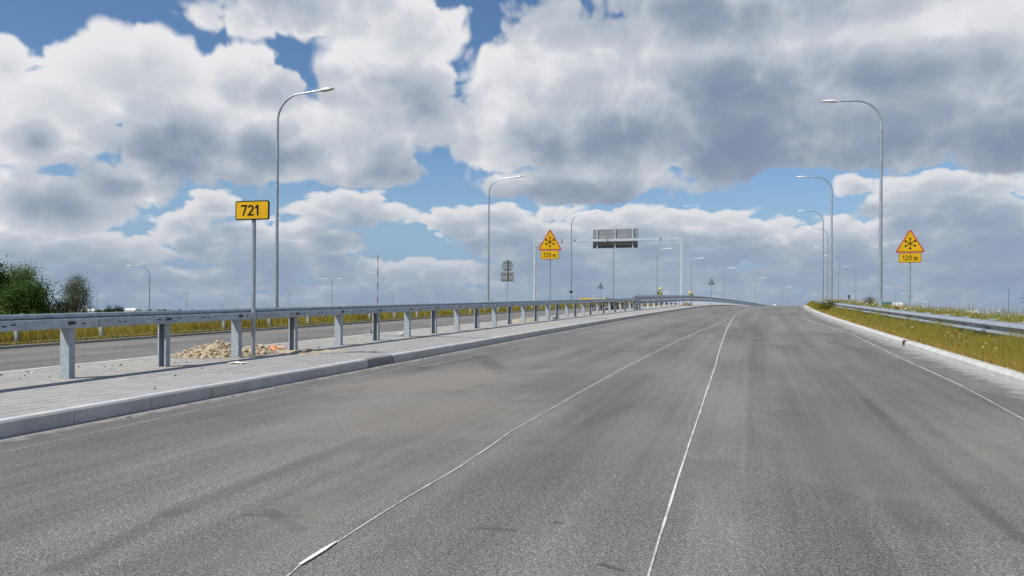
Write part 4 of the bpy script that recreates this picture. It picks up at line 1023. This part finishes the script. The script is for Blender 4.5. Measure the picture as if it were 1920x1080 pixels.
def heap(name, label, u, v, w, d, h, nbig, nsmall, seed, mat_s=STONE, mat_m=SAND):
    o = empty(name, W(u, v, .146), math.atan(.00065 * v), label=label, cat='rubble heap'); V, Q = mound(w, d, h, seed)
    V = [(x, y, z + y * GRADE) for x, y, z in V]
    link('mound', np_mesh('mound', V, Q, smooth=True), mat_m, o); rn = random.Random(seed + 1)
    def hz(x, y): return h * max(0, 1 - math.hypot(x / w, y / d)) ** .8
    for i in range(nbig):
        a, r = rn.uniform(0, 6.28), rn.random() ** .85; x, y = w * r * math.cos(a), d * r * math.sin(a); s_ = rn.uniform(.5, 1) ** 2 * .06
        me = HS[mat_s.name][i % 6]
        q = bpy.data.objects.new('stone', me); C.objects.link(q); q.parent = o; q.location = (x, y, hz(x, y) + s_ * .25 + y * GRADE); q.scale = (s_, s_ * rn.uniform(.7, 1.1), s_); q.rotation_euler = (rn.uniform(-.6, .6), rn.uniform(-.6, .6), rn.uniform(0, 6))
    VV = []; TT = []; bases = []
    for r_ in ROCKS:
        bases.append((np.array([v_.co[:] for v_ in r_.vertices]), np.array([p.vertices[:] for p in r_.polygons])))
    k_ = 0
    for i in range(nsmall):
        a, r = rn.uniform(0, 6.28), rn.random() ** .5 * 1.25; x, y = w * r * math.cos(a), d * r * math.sin(a); s_ = rn.uniform(.008, .022); bv, bt = bases[i % 6]
        an = rn.uniform(0, 6.28); rot = np.array([[math.cos(an), -math.sin(an), 0], [math.sin(an), math.cos(an), 0], [0, 0, 1]])
        VV.append(bv @ rot.T * s_ + np.array([x, y, hz(x, y) + s_ * .3 + y * GRADE])); TT.append(bt + k_); k_ += len(bv)
    tag(link('gravel', np_mesh('gravel', np.concatenate(VV), None, np.concatenate(TT)), mat_s, o), kind='stuff')
    return o
heap('rubble_heap', 'heap of sandy yellow rubble behind the rail beside the 721 sign post', -9.05, 12.0, .72, .62, .23, 170, 900, 3)
heap('rubble_heap', 'low spill of sandy stones between rail post and 721 sign post', -8.62, 12.55, .36, .40, .15, 40, 160, 8)
heap('sand_heap', 'small sand heap under the rail near the snowflake sign', -9.0, 31.0, .5, .9, .15, 16, 120, 15)
uu_ = col_at(1287, -7.35)
heap('soil_heap', 'small brown soil heap at the kerb before the bridge barrier', -7.35, uu_, .62, .8, .36, 24, 120, 21, GREYST, SOIL)
# sand drifted over the paving by the sign
V, Q = mound(.75, .8, .02, 44); o = link('sand_drift', np_mesh('sand_drift', [(x, y, z + .002 + y * GRADE) for x, y, z in V], Q, smooth=True), SAND); o.location = W(-8.05, 13.2, .148); tag(o, 'thin drift of sand on the paving round the 721 sign post', 'sand', kind='stuff')
# orange plastic
def crumple(w, d, h, seed, n=9):
    rn = random.Random(seed); V = []; Q = []
    for i in range(n):
        for j in range(n):
            x, y = -1 + 2 * i / (n - 1), -1 + 2 * j / (n - 1); f = max(0, 1 - (x * x + y * y) * .6); V.append((x * w + rn.uniform(-.02, .02), y * d + rn.uniform(-.02, .02), h * f * rn.uniform(.3, 1.1) + .006))
    for i in range(n - 1):
        for j in range(n - 1): a = i * n + j; Q.append((a, a + n, a + n + 1, a + 1))
    return V, Q
V, Q = crumple(.17, .13, .11, 5); o = link('plastic_sheet', np_mesh('plastic_sheet', V, Q), ORANGE); o.location = W(*hit(508, 657, .15), .15); tag(o, 'crumpled orange plastic sheet lying on the sand behind the rail', 'plastic')
V, Q = crumple(.10, .07, .05, 6); o = link('plastic_scrap', np_mesh('plastic_scrap', V, Q), mat_noise('pale_orange', (.7, .36, .22), (.78, .45, .3), 9, .6)); o.location = W(*hit(528, 653, .15), .15); tag(o, 'pale orange plastic scrap beside the crumpled orange sheet', 'plastic')
V, Q = crumple(.13, .10, .025, 9); o = link('plaster_spill', np_mesh('plaster_spill', V, Q), WHITE); o.location = W(*hit(446, 681.5, .145), .148); tag(o, 'splash of white plaster on the paving in front of the rubble heap', 'plaster')
me = ROCKS[2].copy(); me.materials.append(PALEST); o = link('boulder', me, None); o.scale = (.085, .085, .10); o.location = W(*hit(753, 630, .145), .145 + .06); tag(o, 'round white stone leaning at the foot of a rail post', 'stone')
o = MB().box(-.11, .11, -.06, .06, 0, .10).build('concrete_block', KERBD); o.location = W(*hit(690, 626, .145), .147); tag(o, 'grey concrete block on the far edge of the island', 'block')
o = MB().box(-.05, .05, -.09, .09, 0, .13).build('concrete_block', KERBD); o.location = W(u_ * 0 + hit(468, 659, .145)[0] + .02, hit(468, 664, .145)[1] + .2, .147); tag(o, 'dark block tucked behind the 721 sign post', 'block')
o = MB().box(-.10, .10, -.08, .08, 0, .10).build('concrete_block', KERBD); o.location = W(us + .15, vs_ + .3, .147); tag(o, 'dark block at the foot of the snowflake sign on the island', 'block')
# pebbles strewn over the island
peb = []
for i, m_ in enumerate((GREYST, GREYST, STONE, PALEST, GREYST, STONE)):
    me = ROCKS[i].copy(); me.name = 'pebble'; me.materials.clear(); me.materials.append(m_); peb.append(me)
for i in range(110):
    v_ = 7.5 + 22 * random.random() ** 1.4; t = random.random(); uu = -6.4 - 3.4 * t if random.random() < .3 else -8.5 - 1.4 * t
    s_ = random.uniform(.010, .026) * (1 + v_ * .012); q = bpy.data.objects.new('pebble', peb[i % 6]); C.objects.link(q); q.location = W(uu, v_, .146 + s_ * .3); q.scale = (s_, s_, s_); q.rotation_euler = (0, 0, random.uniform(0, 6))
    tag(q, 'small loose stone lying on the paved island', 'stone', 'loose stones on the island')
for i in range(16):
    v_ = random.uniform(6, 24); s_ = random.uniform(.012, .028); q = bpy.data.objects.new('asphalt_crumb', peb[0]); C.objects.link(q); q.location = W(-6.1 + .09 + random.uniform(0, .15), v_, s_ * .3); q.scale = (s_ * 1.6, s_ * 1.6, s_); tag(q, 'dark crumb of asphalt lying in the gutter by the left kerb', 'stone', 'crumbs in the gutter')

# ================================================================== workers behind the bridge barrier
SKIN = mat_noise('skin', (.42, .25, .17), (.48, .30, .21), 20, .6); TROUS = mat_noise('navy_cloth', (.02, .025, .045), (.035, .04, .06), 20, .9); BOOT = mat_noise('boot', (.02, .016, .013), (.03, .025, .02), 20, .7); DARKCL = mat_noise('dark_jacket', (.025, .03, .03), (.04, .045, .045), 20, .9); HELM = mat_noise('helmet_yellow', (.75, .58, .06), (.82, .64, .08), 5, .35)
def person(base, rz, lean, label):
    """one skinned figure; lean bends it forward from the hips (radians)"""
    J = {}; E = []
    def b(n, p, r, par=None):
        J[n] = (Vector(p), r)
        if par: E.append((par, n))
    def bend(p):       # rotate the upper body about the hip
        p = Vector(p); q = p - Vector((0, 0, .95)); return Vector((q.x, q.y * math.cos(lean) + q.z * -math.sin(lean), q.y * math.sin(lean) + q.z * math.cos(lean))) + Vector((0, 0, .95))
    b('pelvis', (0, 0, .96), .145); b('waist', bend((0, 0, 1.10)), .135, 'pelvis'); b('chest', bend((0, 0, 1.32)), .155, 'waist'); b('neck', bend((0, -.01, 1.47)), .06, 'chest')
    b('jaw', bend((0, -.02, 1.55)), .075, 'neck'); b('head', bend((0, -.015, 1.64)), .095, 'jaw'); b('crown', bend((0, -.01, 1.71)), .075, 'head')
    for s_, n in ((-1, 'l'), (1, 'r')):
        b('hip' + n, (s_ * .10, 0, .90), .10, 'pelvis'); b('knee' + n, (s_ * .12, -.03, .50), .065, 'hip' + n); b('ankle' + n, (s_ * .12, .02, .09), .045, 'knee' + n); b('toe' + n, (s_ * .14, -.16, .04), .04, 'ankle' + n)
        b('sh' + n, bend((s_ * .19, 0, 1.42)), .075, 'chest'); e = bend((s_ * .25, .02, 1.14)); b('elb' + n, e, .05, 'sh' + n)
        w_ = e + Vector((-s_ * .04, -.20, -.10)); b('wr' + n, w_, .032, 'elb' + n); p_ = w_ + Vector((-s_ * .005, -.06, -.03)); b('palm' + n, p_, .034, 'wr' + n)
        for i, L in enumerate((.055, .065, .06, .048)):
            o_ = Vector(((i - 1.5) * .018, -.03, -.005)); b('f%d' % i + n, p_ + o_, .010, 'palm' + n); b('g%d' % i + n, p_ + o_ + Vector((0, -L * .6, -L * .5)), .008, 'f%d' % i + n)
        b('t' + n, p_ + Vector((-s_ * .035, -.005, -.01)), .011, 'palm' + n); b('u' + n, p_ + Vector((-s_ * .05, -.04, -.02)), .009, 't' + n)
    names = list(J); me = bpy.data.meshes.new('person'); me.from_pydata([J[n][0] for n in names], [(names.index(a), names.index(c)) for a, c in E], [])
    o = bpy.data.objects.new('skeleton', me); C.objects.link(o); o.modifiers.new('skin', 'SKIN')
    for i, n in enumerate(names): r_ = J[n][1]; me.skin_vertices[0].data[i].radius = (r_, r_ * (.72 if n in ('waist', 'chest', 'pelvis') else 1)); me.skin_vertices[0].data[i].use_root = n == 'pelvis'
    o.modifiers.new('sub', 'SUBSURF').levels = 1; o.modifiers['sub'].render_levels = 1
    dg = bpy.context.evaluated_depsgraph_get(); body = bpy.data.meshes.new_from_object(o.evaluated_get(dg)); bpy.data.objects.remove(o)
    body.name = 'body'; body.materials.clear()
    for m_ in (SKIN, TROUS, BOOT, DARKCL): body.materials.append(m_)
    hd = J['neck'][0]; hands = [J['wrl'][0], J['wrr'][0]]
    inv = lambda p: Vector((0, 0, 0))
    for p in body.polygons:
        c = p.center; p.use_smooth = True
        if c.z < .14: k_ = 2
        elif min((c - h_).length for h_ in hands) < .15 and c.y < min(h_.y for h_ in hands) + .02: k_ = 0
        elif (c - J['head'][0]).length < .17: k_ = 0
        elif (c - J['pelvis'][0]).length > .12 and c.z > .98 or (c - J['chest'][0]).length < .4: k_ = 3
        else: k_ = 1
        p.material_index = k_
    root = empty('person', base, rz, label=label, cat='person'); link('body', body, None, root)
    # hi-vis vest: a shell round the chest
    V = []; Q = []; rows = [(1.00, .185, .135), (1.15, .19, .14), (1.30, .205, .15), (1.40, .20, .135), (1.46, .12, .09)]
    for z, rx, ry in rows:
        for k_ in range(14): a = 2 * math.pi * k_ / 14; V.append(bend((rx * math.cos(a), ry * math.sin(a), z)))
    for i in range(len(rows) - 1):
        for k_ in range(14): Q.append((i * 14 + k_, i * 14 + (k_ + 1) % 14, (i + 1) * 14 + (k_ + 1) % 14, (i + 1) * 14 + k_))
    link('vest', np_mesh('vest', V, Q, smooth=True), LIME, root)
    # helmet with a brim
    V = []; Q = []; hc = J['head'][0]; rings = [(.16, -.005), (.125, .0), (.122, .04), (.105, .085), (.06, .118), (.012, .13)]
    ax = (bend((0, 0, 2)) - bend((0, 0, 1))).normalized(); fx = Vector((1, 0, 0)); fy = ax.cross(fx)
    for r_, h_ in rings:
        for k_ in range(14):
            a = 2 * math.pi * k_ / 14; V.append(hc + ax * (h_ + .03) + fx * (r_ * math.cos(a)) + fy * (r_ * 1.15 * math.sin(a)))
    for i in range(len(rings) - 1):
        for k_ in range(14): Q.append((i * 14 + k_, i * 14 + (k_ + 1) % 14, (i + 1) * 14 + (k_ + 1) % 14, (i + 1) * 14 + k_))
    link('helmet', np_mesh('helmet', V, Q, smooth=True), HELM, root)
    # face
    for s_ in (-1, 1):
        c = bend((s_ * .035, -.115, 1.635)); MB().box(c.x - .014, c.x + .014, c.y - .006, c.y + .006, c.z - .006, c.z + .006).build('eye', BOOT, root)
    c = bend((0, -.125, 1.60)); MB().add([(c.x, c.y + .02, c.z + .035), (c.x - .016, c.y + .01, c.z - .012), (c.x + .016, c.y + .01, c.z - .012), (c.x, c.y - .022, c.z - .008)], [(0, 1, 3), (0, 3, 2), (1, 2, 3)]).build('nose', SKIN, root)
    c = bend((0, -.108, 1.555)); MB().box(c.x - .024, c.x + .024, c.y - .006, c.y + .008, c.z - .005, c.z + .005).build('mouth', RUST, root)
    return root
v_ = col_at(1236, -9.7); person(W(-9.7, v_, .145), R(55), .22, 'worker in yellow helmet and lime vest upright behind the bridge barrier')
v_ = col_at(1297, -9.9); person(W(-9.9, v_, .145), R(-30), .62, 'worker in yellow helmet bending down low behind the bridge barrier')

# ================================================================== yellow flatbed trailer on the opposite carriageway
va, vb2 = col_at(1134, -11.9), col_at(1192, -11.9)
t = empty('flatbed_trailer', W(-12.9, (va + vb2) / 2, .01), math.atan(-.00065 * (va + vb2) / 2), label='yellow flatbed work trailer parked beyond the barrier on the opposite carriageway', cat='trailer')
L2 = (vb2 - va) / 2
MB().box(-1.0, 1.0, -L2, L2, .50, .58).build('bed', YELLOWM, t); MB().box(.94, 1.0, -L2, L2, .582, .82).build('side_board', YELLOWM, t); MB().box(-1.0, -.94, -L2, L2, .582, .82).build('side_board', YELLOWM, t); MB().box(-.938, .938, -L2, -L2 + .05, .582, .74).build('tail_board', YELLOWM, t)
MB().box(.93, 1.01, -L2 - .03, -L2 - .002, .56, .83).build('reflector', WHITE, t)
for yy in (-L2 * .55, -L2 * .22, L2 * .1, L2 * .75):
    w_ = MB(); w_.tube([(.72, yy, .24), (.98, yy, .24)], .245, 16); wo_ = w_.build('wheel', BOOT, t); MB().tube([(.981, yy, .24), (1.0, yy, .24)], .16, 14).build('rim', YELLOWM, wo_)
    w_ = MB(); w_.tube([(-.98, yy, .24), (-.72, yy, .24)], .245, 16); w_.build('wheel', BOOT, t)
MB().box(-.5, .5, -L2 * .9, -L2 * .7, .25, .49).build('tool_box', YELLOWM, t); MB().box(-.05, .05, L2, L2 + 1.2, .42, .49).build('drawbar', YELLOWM, t)
MB().box(-.04, .04, L2 + .9, L2 + .98, 0, .42).build('prop_stand', DARKM, t)
# white beacon on the barrier past the crest, a bird by the lamp
vq = col_at(1453, -8.5); q = W(-8.5, vq, 1.17); o = empty('beacon', q, label='small white round beacon on the barrier handrail past the crest', cat='beacon')
bm = bmesh.new(); bmesh.ops.create_uvsphere(bm, u_segments=12, v_segments=8, radius=.22); me = bpy.data.meshes.new('globe'); bm.to_mesh(me); bm.free(); link('globe', me, WHITE, o, Matrix.Translation((0, 0, .3))); MB().tube([(0, 0, 0), (0, 0, .12)], .06, 8).build('foot', GALV, o)
d_ = ray(1071, 548); q = d_ * 45 + Vector((0, 0, EYE)); o = empty('bird', q, label='small dark bird in the air left of the gantry panel, above the rail', cat='bird')
bd = MB(); bd.tube([(-.14, 0, 0), (-.07, 0, .01), (.02, 0, .015), (.09, 0, .02), (.13, 0, .01)], [.012, .035, .045, .03, .008], 8); bd.build('body', BLK, o, smooth=True)
for s_ in (-1, 1): MB().add([(.05, 0, .03), (-.05, 0, .03), (-.07, s_ * .12, .09), (-.05, s_ * .2, .06), (.03, s_ * .11, .09)], [(0, 1, 2, 4), (2, 3, 4)]).build('wing', BLK, o)
MB().add([(-.12, -.02, 0), (-.12, .02, 0), (-.2, .035, 0), (-.2, -.035, 0)], [(0, 1, 2, 3)]).build('tail', BLK, o)
# small marker board beyond the right rail
d0 = 120.0; d_ = ray(1592, 553); vq = d0; q = d_ * (d0 / d_.y); uq = q.x - cv(vq); zt = EYE + q.z - zv(vq)
o = empty('marker_board', W(uq, vq, -.2), label='narrow dark marker board beyond the right verge between the lamps', cat='sign'); MB().box(-.03, .03, -.03, .03, -1.5, zt + .2).build('post', POLE, o); MB().box(-.14, .14, -.05, -.032, zt - .35, zt + .2).build('board', DARKM, o)
S.cycles.max_bounces = 5; S.cycles.diffuse_bounces = 2; S.cycles.glossy_bounces = 2; S.cycles.transmission_bounces = 2; S.cycles.transparent_max_bounces = 4
S.cycles.caustics_reflective = False; S.cycles.caustics_refractive = False
